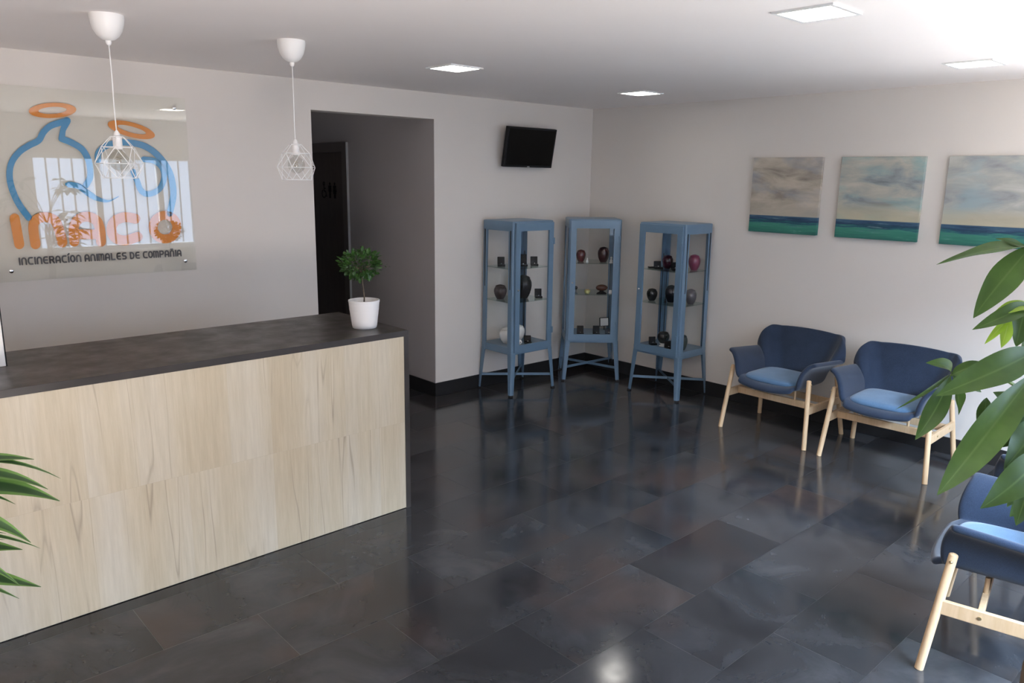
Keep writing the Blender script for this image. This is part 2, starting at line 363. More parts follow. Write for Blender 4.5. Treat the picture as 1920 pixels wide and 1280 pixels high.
# toilet pictograms on the door, reading left to right for someone facing it (left = larger y)
def icon(y, z, t): return (XO1+.0295-.002*t, y, z)
zb, hh = 1.632, .150
for nm, yc in (('wheelchair_symbol', 1.852), ('man_symbol', 1.742), ('woman_symbol', 1.65)):
    g = G(); k = hh
    def pl(x, z, t, yc=yc): return icon(yc-x, z, t)
    if nm == 'wheelchair_symbol':
        g.ribbon([(-.005+.014*math.cos(a), zb+k*.92+.014*math.sin(a)) for a in [2*PI*i/14 for i in range(14)]], .012, pl, closed=True)
        g.ribbon([(-.006, zb+k*.80), (-.003, zb+k*.45), (.026, zb+k*.42), (.036, zb+k*.12), (.046, zb+k*.12)], .012, pl)
        g.ribbon([(-.003, zb+k*.62), (.026, zb+k*.62)], .010, pl)
        g.ribbon([(.0-.01+.038*math.cos(a), zb+k*.27+.038*math.sin(a)) for a in [math.radians(115+i*20) for i in range(12)]], .010, pl)
    else:
        g.ribbon([(.006*math.cos(a), zb+k*.92+.006*math.sin(a)) for a in [2*PI*i/12 for i in range(12)]], .016, pl, closed=True)
        g.ribbon([(-.020, zb+k*.76), (.020, zb+k*.76)], .016, pl)
        for s_ in (-1, 1):
            g.ribbon([(s_*.022, zb+k*.76), (s_*(.024 if nm == 'man_symbol' else .030), zb+k*.44)], .009, pl)
            g.ribbon([(s_*.009, zb+k*.5), (s_*.009, zb+.006)], .014, pl)
        if nm == 'man_symbol': g.ribbon([(0, zb+k*.76), (0, zb+k*.42)], .034, pl, cap=False)
        else: g.ribbon([(0, zb+k*.80), (0, zb+k*.60), (0, zb+k*.28)], [.022, .026, .062], pl, cap=False)
    struct(nm, g, M_BLKM, d)
# baseboards
bt, bh = .012, .12
struct('baseboard_back', B((XO1, -bt, 0), (-.001, 0, bh)), M_BASE, bevel=.002)
struct('baseboard_back_left', B((XL, -bt, 0), (XO0, 0, bh)), M_BASE, bevel=.002)
struct('baseboard_hall', B((XO1-bt, -bt, 0), (XO1, YD0-.09, bh)), M_BASE, bevel=.002)
struct('baseboard_right', B((-bt, YF, 0), (0, -bt, bh)), M_BASE, bevel=.002)
struct('baseboard_front', B((D1[1]+.05, YF, 0), (-bt, YF+bt, bh)), M_BASE, bevel=.002)
# windows and the glazed entrance door behind the camera
M_FRAME = mat('white_window_frame', (.78, .78, .77), .4); M_BAR = mat('grey_window_bar', (.16, .165, .175), .5)
def window(name, ax, c0, c1, z0, z1, plane, out, nm):
    """ax=0: runs along x in the plane y=plane; ax=1: along y in the plane x=plane"""
    def bx(g, a0, a1, za, zb_, d0, d1):
        d0, d1 = sorted((plane+out*d0, plane+out*d1))
        return g.box((a0, d0, za), (a1, d1, zb_)) if ax == 0 else g.box((d0, a0, za), (d1, a1, zb_))
    g = G(); f = .055
    bx(g, c0, c1, z0, z0+f, .04, .10); bx(g, c0, c1, z1-f, z1, .04, .10); bx(g, c0, c0+f, z0+f, z1-f, .04, .10); bx(g, c1-f, c1, z0+f, z1-f, .04, .10)
    for i in range(1, nm): xx = c0+(c1-c0)*i/nm; bx(g, xx-.035, xx+.035, z0+f, z1-f, .04, .10)
    r_ = struct(name, g, M_FRAME)
    struct('window_glass', bx(G(), c0+f*.5, c1-f*.5, z0+f*.5, z1-f*.5, .066, .072), M_GLASS, r_)
    struct('window_sill', bx(G(), c0-.02, c1+.02, z0-.03, z0, -.03, .04), M_FRAME, r_)
    n = int((c1-c0)/.14)
    for i in range(n):
        a = c0+(c1-c0)*(i+.5)/n
        p0 = (a, plane+out*.15, z0) if ax == 0 else (plane+out*.13, a, z0); p1 = (a, p0[1], z1) if ax == 0 else (p0[0], a, z1)
        struct('window_bar', G().rod(p0, p1, .011, n=8), M_BAR, r_)
    return r_
window('window_1', 0, W1[0], W1[1], W1[2], W1[3], YF, -1, 4)
window('window_2', 1, W2[0], W2[1], W2[2], W2[3], 0, 1, 2)
g = G(); f = .07
g.box((D1[0], YF-.10, 0), (D1[0]+f, YF-.04, D1[2])); g.box((D1[1]-f, YF-.10, 0), (D1[1], YF-.04, D1[2])); g.box((D1[0]+f, YF-.10, D1[2]-f), (D1[1]-f, YF-.04, D1[2])); g.box((D1[0]+f, YF-.10, 0), (D1[1]-f, YF-.04, .12))
dd = struct('door_1', g, M_FRAME); struct('door_glass', B((D1[0]+f*.5, YF-.074, .1), (D1[1]-f*.5, YF-.068, D1[2]-f*.5)), M_GLASS, dd)
struct('door_handle', G().rod((D1[1]-.11, YF-.01, .9), (D1[1]-.11, YF-.01, 1.3), .014), M_CHROME, dd)
# pale paving outside the windows
struct('ground', B((-16, -16, -.16), (8, YF-.2, -.11)), mat('pale_paving', (.55, .53, .50), .8))
# ------------------------------------------------------------------ ceiling lights
def emit(name, col, st):
    m_ = mat(name, col, .5); b = m_.node_tree.nodes['Principled BSDF']; b.inputs['Emission Color'].default_value = (*col, 1); b.inputs['Emission Strength'].default_value = st; return m_
M_LED = emit('led_diffuser', (1, .965, .90), 10)
M_ALU = mat('brushed_trim', (.78, .78, .77), .4)
def ceiling_light(x, y, label):
    t = thing('ceiling_light', label, 'ceiling light', (x, y, H), 0, 'square ceiling lights')
    a, b = .125, .108
    g = G(); g.box((-a, -a, -.008), (a, -b, 0)); g.box((-a, b, -.008), (a, a, 0)); g.box((-a, -b, -.008), (-b, b, 0)); g.box((b, -b, -.008), (a, b, 0))
    obj('frame', g, M_ALU, t); obj('diffuser', B((-b, -b, -.005), (b, b, 0)), M_LED, t)
for x, y, lb in ((-2.70, -3.57, 'square recessed ceiling light at the top edge, the largest of the four'), (-2.68, -1.26, 'square recessed ceiling light nearest the doorway and the pendants'),
                 (-.86, -1.25, 'square recessed ceiling light nearest the room corner above the cabinets'), (-.88, -3.57, 'square recessed ceiling light above the rightmost seascape painting')):
    ceiling_light(x, y, lb)
# ------------------------------------------------------------------ pendants
def pendant(x, y, label):
    t = thing('pendant_lamp', label, 'pendant lamp', (x, y, H), 0, 'wire cage pendants above the counter')
    obj('canopy', G().lathe([(.068, 0), (.069, -.012), (.066, -.035), (.058, -.062), (.044, -.085), (.026, -.100), (.012, -.104), (.012, -.112), (.009, -.120), (.004, -.124)]), M_WHITE, t, smooth=60)
    zc_ = -.485
    obj('cord', G().tube([(0, 0, -.118), (.001, 0, -.25), (-.001, .001, -.38), (0, 0, zc_+.005)], .0028, 8), M_WHITE, t, smooth=180)
    obj('socket', G().lathe([(.004, zc_+.012), (.012, zc_), (.014, zc_-.012), (.027, zc_-.014), (.027, zc_-.018), (.019, zc_-.020), (.019, zc_-.068), (.016, zc_-.07)]), M_WHITE, t, smooth=50)
    zs = [zc_-.016, zc_-.060, zc_-.130, zc_-.192]; rs = [.029, .070, .098, .074]; off = [0, 0, .5, 0]
    ring = [[Vector((r*math.cos(2*PI*(j+o)/6), r*math.sin(2*PI*(j+o)/6), z)) for j in range(6)] for r, z, o in zip(rs, zs, off)]
    g = G(); r = .0016
    for q in ring:
        for j in range(6): g.rod(q[j], q[(j+1) % 6], r, n=6)
    for j in range(6):
        g.rod(ring[0][j], ring[1][j], r, n=6)
        g.rod(ring[1][j], ring[2][j], r, n=6); g.rod(ring[1][j], ring[2][j-1], r, n=6); g.rod(ring[2][j], ring[3][j], r, n=6); g.rod(ring[2][j], ring[3][(j+1) % 6], r, n=6)
    obj('cage_shade', g, M_WIRE, t, smooth=60)
    zb_ = zc_-.118
    b = obj('bulb', G().lathe([(.014, zb_+.05), (.016, zb_+.042)]+[(.043*math.sin(a), zb_+.043*math.cos(a)) for a in [math.radians(22+158*i/12) for i in range(13)]]), M_BULBG, t, smooth=180)
    obj('filament', G().tube([(.010*math.cos(a), .010*math.sin(a), zb_+.02-.03*i/20) for i, a in enumerate([i*.9 for i in range(20)])], .0012, 6), mat('filament', (.5, .42, .28), .4, .6), b, smooth=180)
    return t
p1 = pendant(-3.828, -1.405, 'white wire cage pendant lamp hanging beside the doorway'); p1.rotation_euler.z = .35
p2 = copy_tree(p1); p2.location.x = -4.675; p2.location.y = -1.41; p2.rotation_euler.z = .1
p2['label'] = 'white wire cage pendant lamp hanging in front of the logo sign'
# ------------------------------------------------------------------ reception counter
CX1, CY0, CZ = -3.372, -1.735, 1.033; CX0, CY1 = -6.3, -1.0
cnt = thing('reception_counter', 'long reception counter with pale oak front and dark slate top and side', 'counter', (-4.8, -1.36, 0))
cnt.rotation_euler.z = .006
L = Vector((-4.8, -1.36, 0))
def lb(lo, hi): return G().box(Vector(lo)-L, Vector(hi)-L)
obj('countertop', lb((CX0, CY0, CZ-.032), (CX1, CY1, CZ)), M_SLATE, cnt, bevel=.0015)
g = lb((CX1-.030, CY0, 0), (CX1, CY1, CZ-.032)); obj('side_panel', g, M_SLATE, cnt)
obj('side_panel', lb((CX0, CY0, 0), (CX0+.030, CY1, CZ-.032)), M_SLATE, cnt)
obj('front_panel', lb((CX0+.030, CY0+.004, .004), (CX1-.030, CY0+.024, CZ-.032)), M_OAK, cnt)
obj('plinth', lb((CX0+.030, CY0+.01, 0), (CX1-.030, CY0+.03, .004)), M_BLKM, cnt)
obj('desk_shelf', lb((CX0+.030, CY0+.024, .72), (CX1-.030, CY1-.02, .745)), M_SLATE, cnt)
# white display panel at the left end
q = on(14, 686, 2, CZ)
bx_ = thing('display_box', 'white box with dark edge standing on the counter at left', 'box', (q.x, q.y, CZ))
obj('body', B((-.20, 0, 0), (-.004, .10, .33)), M_WHITE, bx_, bevel=.003); obj('edge_band', B((-.004, -.001, 0), (0, .101, .331)), M_BLKM, bx_)
# potted topiary
pc = on(692, 616, 2, CZ); pc = Vector((pc.x+.0, pc.y+.045, CZ))
tp = thing('potted_ficus', 'small round-headed ficus tree in white ribbed pot on the counter', 'potted plant', pc)
prof = [(.062, 0), (.066, .004)]; 
for i in range(19):
    z = .012+i*.0045; prof.append((.066+.020*z/.155+(.0012 if i % 2 else -.0004), z))
prof += [(.080, .10), (.083, .138), (.0835, .142), (.085, .146), (.0855, .155), (.081, .156), (.079, .150), (.074, .125), (.0, .125)]
obj('pot', G().lathe(prof, n=48), mat('white_pot', (.80, .78, .76), .45), tp, smooth=60)
obj('soil', G().lathe([(.001, .128), (.074, .1265)]), M_SOIL, tp, smooth=180)
obj('trunk', G().tube([(.0, 0, .12), (.003, 0, .17), (-.003, 0, .22), (-.006, .002, .27), (-.008, 0, .33)], [.0055, .0035, .003, .003, .003], 8), M_BARK, tp, smooth=180)
rnd = random.Random(4); g = G(); c0 = Vector((-.012, 0, .352))
for i in range(560):
    a = rnd.uniform(0, 2*PI); cz = rnd.uniform(-1, 1); rr = rnd.uniform(.35, 1)**.45
    dv = Vector((math.sqrt(1-cz*cz)*math.cos(a), math.sqrt(1-cz*cz)*math.sin(a), cz)); lump = 1+.14*math.sin(3*a+1)+.08*math.sin(5*a+4*cz)
    p = c0+Vector((dv.x*.100*lump, dv.y*.100*lump, dv.z*.078))*rr
    o_ = (dv+Vector((rnd.gauss(0, .5), rnd.gauss(0, .5), rnd.gauss(0, .4)))).normalized()
    ln = rnd.uniform(.022, .034); g.leaf(p, p+o_*ln, ln*.52, (rnd.gauss(0, .6), rnd.gauss(0, .6), 1), -.08, .2, .5, 5)
for k_ in range(10):
    p = c0+Vector((.08+.006*k_, -.02-.003*k_, -.006-.001*k_)); g.leaf(p, p+Vector((rnd.uniform(.0, .02), rnd.uniform(-.02, .02), rnd.uniform(-.015, .015))), .010, (0, 0, 1), 0, .2, .5, 4)
obj('foliage', g, M_TLEAF, tp, smooth=180, recalc=False)
g = G()
for i in range(14):
    a = i*2.4; g.tube([(-.008, 0, .30), (-.008+.03*math.cos(a), .03*math.sin(a), .335), (-.012+.07*math.cos(a), .07*math.sin(a), .352+.04*math.sin(i*1.7))], [.002, .0015, .001], 5)
obj('twigs', g, M_BARK, tp, smooth=180)
# ------------------------------------------------------------------ logo sign
YS = -.024
sg = thing('logo_sign', 'clear acrylic company sign with blue and orange pet logo', 'sign', (-4.41, 0, 1.77))
SO = Vector((-4.41, 0, 1.77))
def sub(g): 
    g.v = [v-SO for v in g.v]; return g
obj('acrylic_panel', sub(B((-4.975, YS-.006, 1.235), (-3.862, YS, 2.312))), M_ACRYL, sg, bevel=.001)
def logo(x, y, t, dy=0):
    p = on(x*.3125, 150+y*.3125, 1, YS+.0015); return (p.x, YS+.0008+dy+.002*(1-t), p.z)
def logo2(x, y, t): return logo(x, y, t, .0007)
def smoothp(pts, n=6):
    P = [Vector(p) for p in pts]; out = []
    for i in range(len(P)-1):
        a = P[max(i-1, 0)]; b = P[i]; c = P[i+1]; d_ = P[min(i+2, len(P)-1)]
        for k in range(n):
            t = k/n; out.append(.5*((2*b)+(c-a)*t+(2*a-5*b+4*c-d_)*t*t+(3*b-a-3*c+d_)*t**3))
    out.append(P[-1]); return out
M_ORA = mat('orange_vinyl', (.72, .24, .015), .35); M_BLU = mat('blue_vinyl', (.045, .26, .52), .35); M_TXT = mat('dark_grey_vinyl', (.06, .055, .07), .5)
def ell(cx, cy, rx, ry, tilt, n=40):
    t = math.radians(tilt); return [(cx+rx*math.cos(a)*math.cos(t)-ry*math.sin(a)*math.sin(t), cy+rx*math.cos(a)*math.sin(t)+ry*math.sin(a)*math.cos(t)) for a in [2*PI*i/n for i in range(n)]]
def ring2(g, o_, i_):
    n = len(o_); k = len(g.v)
    for t in (0, 1):
        for q in list(o_)+list(i_): g.v.append(Vector(logo(q[0], q[1], t))); g.a.append(0.0)
    for i in range(n):
        j = (i+1) % n
        for t in (0, 1): g.f.append((k+t*2*n+i, k+t*2*n+j, k+t*2*n+n+j, k+t*2*n+n+i))
        g.f.append((k+i, k+j, k+2*n+j, k+2*n+i)); g.f.append((k+n+i, k+n+j, k+3*n+j, k+3*n+i))
obj('halo', sub((lambda g: (ring2(g, ell(315, 182, 143, 46, -2), ell(315, 182, 84, 21, -3)), g)[1])(G())), M_ORA, sg)
obj('halo', sub((lambda g: (ring2(g, ell(788, 298, 146, 44, 15), ell(790, 297, 88, 18, 15)), g)[1])(G())), M_ORA, sg)
g = G(); g.ribbon(smoothp([(172, 825), (108, 735), (68, 640), (57, 560), (72, 490), (118, 430), (175, 392), (232, 362), (262, 312), (310, 272), (402, 246)]), 39, logo)
g.ribbon([(402, 246), (378, 300), (370, 352)], [46, 34, 38], logo2)
g.ribbon(smoothp([(370, 352), (430, 376), (492, 415), (528, 475), (541, 530), (540, 585), (515, 632)]), 38, logo)
g.ribbon(smoothp([(400, 625), (470, 637), (530, 680), (585, 712), (650, 726), (712, 698)]), [20]+[34]*14+[32, 30, 28, 26, 24, 22, 20, 18, 15, 12, 10, 8, 6, 5, 4, 3], logo)
obj('cat_outline', sub(g), M_BLU, sg)
g = G(); g.ribbon(smoothp([(588, 480), (590, 440), (625, 402), (685, 380), (760, 374), (850, 390), (920, 428), (980, 490), (1020, 560), (1038, 640), (1038, 710), (1018, 800)]), 38, logo)
g.ribbon(smoothp([(862, 475), (925, 485), (970, 522), (985, 572), (972, 630), (938, 668), (885, 684), (846, 662), (822, 605), (800, 550)]), 34, logo)
obj('dog_outline', sub(g), M_BLU, sg)
W_ = 60
for nm, strokes in (('letter_i', [[(88, 830), (116, 985)]]), ('letter_n', [smoothp([(213, 985), (200, 880), (222, 836), (275, 822), (330, 845), (358, 910), (374, 975)])]),
                    ('letter_a', [smoothp([(446, 970), (444, 880), (475, 832), (530, 820), (580, 845), (602, 905), (606, 970)]), [(450, 925), (600, 925)]]),
                    ('letter_c', [smoothp([(812, 832), (750, 822), (690, 845), (668, 895), (690, 945), (750, 962), (826, 940)])]),
                    ('letter_o', [])):
    g = G()
    for k_, st in enumerate(strokes): g.ribbon(st, W_, logo2 if k_ else logo)
    if nm == 'letter_o': ring2(g, ell(990, 882, 98, 98, 0), ell(990, 882, 44, 44, 0))
    obj(nm, sub(g), M_ORA, sg)
# stroke font for the small line
A = lambda cx, cy, rx, ry, a0, a1, n=8: [(cx+rx*math.cos(math.radians(a0+(a1-a0)*i/n)), cy+ry*math.sin(math.radians(a0+(a1-a0)*i/n))) for i in range(n+1)]
F_ = {'I': [[(.12, 0), (.12, 1)]], 'Í': [[(.12, 0), (.12, .85)], [(.06, 1.15), (.26, 1.35)]],
      'N': [[(.05, 0), (.05, .6)]+A(.4, .6, .35, .4, 180, 0)+[(.75, 0)]], 'Ñ': [[(.05, 0), (.05, .6)]+A(.4, .6, .35, .4, 180, 0)+[(.75, 0)], [(.2, 1.25), (.6, 1.25)]],
      'C': [[(.75, 1), (.35, 1)]+A(.35, .5, .3, .5, 90, 270)+[(.75, 0)]], 'E': [[(.7, 1), (.3, 1)]+A(.35, .5, .3, .5, 90, 270)+[(.7, 0)], [(.08, .5), (.65, .5)]],
      'R': [[(.05, 0), (.05, 1), (.5, 1)]+A(.5, .75, .22, .25, 90, -90)+[(.1, .5)], [(.45, .5), (.75, 0)]], 'A': [[(.05, 0), (.05, .6)]+A(.4, .6, .35, .4, 180, 0)+[(.75, 0)], [(.05, .35), (.75, .35)]],
      'O': [A(.4, .5, .36, .5, 0, 360, 18)], 'M': [[(.0, 0), (0, 1), (.25, 1)]+A(.25, .75, .2, .25, 90, 0)+[(.45, 0)], [(.45, .75)]+A(.68, .75, .2, .25, 150, 0)+[(.88, 0)]],
      'L': [[(.08, 1), (.08, .0), (.7, 0)]], 'S': [[(.7, 1), (.3, 1)]+A(.3, .75, .22, .25, 90, 270)+[(.5, .5)]+A(.5, .25, .22, .25, 90, -90)+[(.08, 0)]],
      'D': [[(.08, 0), (.08, 1), (.35, 1)]+A(.35, .5, .38, .5, 90, -90)+[(.1, 0)]], 'P': [[(.05, 0), (.05, 1), (.5, 1)]+A(.5, .72, .24, .28, 90, -90)+[(.1, .44)]]}
def write(txt, x0, x1, zb_, h, wd, place):
    adv = {'I': .42, 'Í': .42, ' ': .42, 'M': 1.14}
    tot = sum(adv.get(c, 1.0) for c in txt); u = (x1-x0)/tot; g = G(); x = x0
    for c in txt:
        for st in F_.get(c, []):
            pts = [(x+px*u*.92, zb_+pz*h) for px, pz in st]
            g.ribbon(pts, wd, place)
        x += adv.get(c, 1.0)*u
    return g
g = write('INCINERACÍON ANIMALES DE COMPAÑIA', -4.856, -3.945, 1.330, .036, .0085, lambda x, z, t: (x, YS+.0005+.002*(1-t), z))
obj('tagline_text', sub(g), M_TXT, sg)
for x in (-4.90, -3.933):
    for z in (1.297, 2.250):
        g = G(); g.tube([(x, 0, z), (x, YS-.006, z)], .006, 12); g.tube([(x, YS-.006, z), (x, YS-.012, z), (x, YS-.014, z)], [.0115, .0115, .009], 20)
        obj('standoff', sub(g), M_CHROME, sg, smooth=40)
# ------------------------------------------------------------------ television
tv = thing('television', 'small black television mounted high on the wall by the corner', 'television', (-.925, 0, 2.10))
R_ = Matrix.Translation((0, -.115, .012)) @ Matrix.Rotation(math.radians(10.5), 4, 'X') 
obj('housing', G().box((-.293, 0, -.170), (.293, .035, .170), R_), M_BLKM, tv, bevel=.004)
obj('screen', G().box((-.276, -.0015, -.150), (.276, 0, .155), R_), M_SCREEN, tv)
obj('status_badge', G().box((-.014, -.002, -.166), (.014, 0, -.160), R_), mat('badge_silver', (.6, .6, .6), .3, .5), tv)
g = G(); g.box((-.06, -.012, -.08), (.06, 0, .08)); g.box((-.02, -.09, -.02), (.02, -.01, .02)); obj('wall_bracket', g, M_BLKM, tv)
# ------------------------------------------------------------------ paintings
def painting(i, y0, y1, label):
    c = ((-.001, (y0+y1)/2, 1.7475)); hw = (y0-y1)/2; hz = .2915
    o = obj('canvas_painting', B((-.030, -hw, -hz), (0, hw, hz)), None or M_WALL, None, bevel=.002); o.location = c
    tag(o, label, 'painting', 'seascape canvases')
    m_ = bpy.data.materials.new('seascape_%s' % 'abc'[i]); m_.use_nodes = True; m_.node_tree.nodes['Principled BSDF'].inputs['Roughness'].default_value = .6; t = NT(m_)
    v = t.coords(); sep = t.n('ShaderNodeSeparateXYZ'); t.l(v, sep.inputs[0])
    vv = t.coords(scale=(1, 1, 3.2), loc=(i*7.3+2, i*3.1, i*1.9)); vs = t.coords(scale=(1, 1, 14), loc=(i*5+1, i*2.3, 0))
    n1 = t.noise(vv, 3.4, 7, .58, .5); n2 = t.noise(t.coords(scale=(1, 1, 2.4), loc=(i*3.3+9, i*5.1+4, 3)), 2.6, 6, .55, .4); n3 = t.noise(vs, 5, 6, .65)
    if i == 0: sky = t.ramp(n1, [(.30, (.22, .19, .16)), (.42, (.36, .31, .25)), (.52, (.46, .40, .32)), (.68, (.58, .51, .42))]); tint, amt = (.27, .30, .36), .6
    elif i == 1: sky = t.ramp(n1, [(.30, (.19, .22, .22)), (.43, (.30, .33, .33)), (.56, (.43, .42, .36)), (.70, (.54, .50, .42))]); tint, amt = (.24, .42, .42), .8
    else: sky = t.ramp(n1, [(.30, (.22, .23, .22)), (.43, (.32, .33, .33)), (.56, (.41, .41, .37)), (.70, (.50, .50, .46))]); tint, amt = (.30, .40, .43), .7
    sky = t.mix(sky, tint, t.math('MULTIPLY', t.ramp(n2, [(.5, (0, 0, 0)), (.66, (1, 1, 1))]), amt))
    zz = t.math('ADD', sep.outputs[2], t.math('MULTIPLY', t.math('SUBTRACT', n1, .5), .10))
    f = t.math('DIVIDE', t.math('ADD', zz, .2915), .583)
    warm = t.ramp(f, [(.22, (1, 1, 1)), (.34, (.8, .8, .8)), (.44, (0, 0, 0))])
    sky = t.mix(sky, [(.46, .41, .33), (.50, .45, .30), (.52, .46, .31)][i], t.math('MULTIPLY', warm, .75))
    f2 = t.math('DIVIDE', t.math('ADD', sep.outputs[2], .2915), .583)
    sea = t.ramp(t.math('ADD', f2, t.math('MULTIPLY', t.math('SUBTRACT', n3, .5), .22)), [(.0, (.02, .13, .11)), (.06, (.03, .19, .135)), (.115, (.045, .225, .165)), (.145, (.014, .10, .13)), (.175, (.008, .035, .085)), (.215, (.04, .10, .17))])
    sea = t.mix(sea, (.25, .40, .38), t.math('MULTIPLY', t.ramp(n3, [(.60, (0, 0, 0)), (.72, (1, 1, 1))]), .5))
    c_ = t.mix(sea, sky, t.ramp(f2, [(.2275, (0, 0, 0)), (.2325, (1, 1, 1))])); t.l(c_, t.b.inputs['Base Color'])
    o.data.materials[0] = m_
painting(0, -1.770, -2.345, 'seascape canvas with beige clouds, leftmost of three, nearest the corner')
painting(1, -2.490, -3.072, 'seascape canvas with turquoise patches in grey clouds, middle of three')
painting(2, -3.220, -3.800, 'seascape canvas partly beyond the frame, rightmost of three')
# ------------------------------------------------------------------ chairs
def chair_shell():
    thv = .5
    n_s, n_c, Mb = 11, 15, 13
    zs = .400
    def path(hw, yf, yb, rc, yfront=None):
        pts = []
        for i in range(n_s): pts.append((hw, yf+(yb-rc-yf)*i/(n_s-1)))
        for i in range(1, n_c): a = PI/2*i/(n_c-1); pts.append((hw-rc+rc*math.cos(a), yb-rc+rc*math.sin(a)))
        half = [(x, y) for x, y in pts]
        xc = hw-rc
        mid = [(xc-2*xc*i/(Mb-1), yb) for i in range(1, Mb-1)]
        return half+mid+[(-x, y) for x, y in half[::-1]]
    base = path(.222, -.265, .195, .13); rimA = path(.352, -.262, .312, .125)
    nU = len(base); nh = n_s+n_c-1
    def height(k):
        kk = k if k < nU/2 else nU-1-k
        if kk < n_s: return .592-.034*(kk/(n_s-1))**1.2
        if kk < nh:
            a = (kk-n_s+1)/(n_c-1); s = min(1, max(0, (a-.12)/.50)); s = (1-(1-s)**2.6)**(1/2.2); return .558+(.742-.558)*s
        xx = abs(base[kk][0])/.1; return .742+.012*(1-xx*xx)
    prof = [(0, 0), (.10, .02), (.20, .085), (.27, .19), (.31, .33), (.36, .49), (.44, .66), (.56, .80), (.68, .90), (.83, .97), (1.0, 1.0)]
    V = []; F = []; nv = len(prof)
    for k in range(nU):
        bx, by = base[k]; rx, ry = rimA[k]; h = height(k); kk = k if k < nU/2 else nU-1-k
        # the back leans but does not flare at its top; the shoulders draw in
        sh = 0 if kk < n_s else min(1, max(0, (h-.585)/.14))
        rx = rx*(1-.045*sh)
        for j, (a, b) in enumerate(prof):
            if sh > 0:
                a2 = b**.8; a = a*(1-sh)+a2*sh if j else 0
            fr = 0
            if kk < 3: fr = (.020*b-.085*b*(1-b))*(1-kk/3)
            V.append((bx+(rx-bx)*a, by+(ry-by)*a+fr, zs+(h-zs)*b))
    for k in range(nU-1):
        for j in range(nv-1): F.append((k*nv+j, (k+1)*nv+j, (k+1)*nv+j+1, k*nv+j+1))
    # seat pan rows: row i joins left base i and right base mirrored; Mb points across
    def pv(i, q):
        if q == 0: return i*nv
        if q == Mb-1: return (nU-1-i)*nv
        return rows[i][q-1]
    rows = []
    for i in range(nh-1):
        r = []
        x, y = base[i]
        for q in range(1, Mb-1):
            xx = x-2*x*q/(Mb-1); sag = -.018*(1-(xx/.222)**2)*min(1, (.25-(y-.02))/.1) if y < .1 else -.008*(1-(xx/.222)**2)
            if i == 0: sag -= .006
            V.append((xx, y-(.022*(1-(xx/.222)**2) if i == 0 else .012*(1-(xx/.222)**2) if i == 1 else 0), zs+sag)); r.append(len(V)-1)
        rows.append(r)
    rows.append([(nh-1+q)*nv for q in range(1, Mb-1)])
    for i in range(nh-1):
        for q in range(Mb-1): F.append((pv(i, q), pv(i, q+1), pv(i+1, q+1), pv(i+1, q)))
    # front lip rolling down
    k0 = len(V)
    for q in range(Mb):
        x, y, z = V[pv(0, q)]; V.append((x*.99, y-.022, z-.022))
    for q in range(Mb-1): F.append((pv(0, q+1), pv(0, q), k0+q, k0+q+1))
    g = G(); g.add(V, F); return g
def make_chair(label, loc, rot):
    t = thing('armchair', label, 'armchair', loc, rot, 'navy wool armchairs')
    s = obj('shell', chair_shell(), M_NAVY, t, smooth=180)
    so = s.modifiers.new('s', 'SOLIDIFY'); so.thickness = .032; so.offset = -1; so.use_even_offset = False
    ss = s.modifiers.new('ss', 'SUBSURF'); ss.levels = 2; ss.render_levels = 2
    # cushion
    g = G(); n = 22; m_ = 5; outl = []
    for i in range(64):
        a = 2*PI*i/64; c, s_ = math.cos(a), math.sin(a); e = 2/4.6
        outl.append((.222*abs(c)**e*(1 if c > 0 else -1)*(1-.10*(s_ < 0)*0), -.045+.216*abs(s_)**e*(1 if s_ > 0 else -1)))
    prof = [(.001, .0), (.90, .0), (.985, .004), (1.0, .012), (.99, .022), (.95, .030), (.8, .036), (.4, .039), (.001, .040)]
    k = 0; V = []; F = []
    for r, z in prof:
        for (x, y) in outl: V.append((x*r, -.045+(y+.045)*r, .408+z*1.1))
    for i in range(len(prof)-1):
        for j in range(64): F.append((i*64+j, i*64+(j+1) % 64, (i+1)*64+(j+1) % 64, (i+1)*64+j))
    g.add(V, F); obj('cushion', g, M_CUSH, t, smooth=180)
    for sx in (-1, 1):
        obj('leg', G().rod((sx*.343, -.281, 0), (sx*.304, -.222, .492), .0165, .0165, 18, .008), M_BEECH, t, smooth=50)
        obj('leg', G().rod((sx*.343, .281, 0), (sx*.300, .205, .45), .0165, .0165, 18, .008), M_BEECH, t, smooth=50)
        # side rail, a flat board between the legs
        g = G(); a = Vector((sx*.322, -.235, .272)); b = Vector((sx*.322, .225, .272)); g.box((sx*.322-.010, -.242, .245), (sx*.322+.010, .226, .302))
        r_ = obj('side_rail', g, M_BEECH, t, bevel=.003)
        for y in (-.11, .12): obj('screw', G().tube([(sx*.332, y, .275), (sx*.335, y, .275)], .007, 14), M_BRASS, r_, smooth=40)
        obj('leg_screw', G().ball((sx*.3235, -.226, .462), .0065), M_BRASS, t, smooth=180)
    for y in (-.11, .12):
        obj('cross_rail', G().box((-.312, y-.011, .250), (.312, y+.011, .298)), M_BEECH, t, bevel=.003)
        for sx in (-1, 1): obj('spacer', G().rod((sx*.15, y, .296), (sx*.15, y, .362), .009, n=10), M_BEECH, t, smooth=40)
    return t
ch1 = make_chair('navy armchair under the leftmost painting, nearest the cabinets', (-.429, -2.405, 0), -1.587)
for lbl, loc, rz in (('navy armchair against the painted wall, behind the hanging plant leaves', (-.447, -3.200, 0), -1.542),
                     ('navy armchair at lower right edge with its pale arm seen from the side', (-2.35, -4.47, 0), PI+.19),
                     ('navy armchair almost hidden by plant leaves beyond the foreground armchair', (-1.36, -4.395, 0), PI+.06)):
    c = copy_tree(ch1); c.location = loc; c.rotation_euler.z = rz; c['label'] = lbl
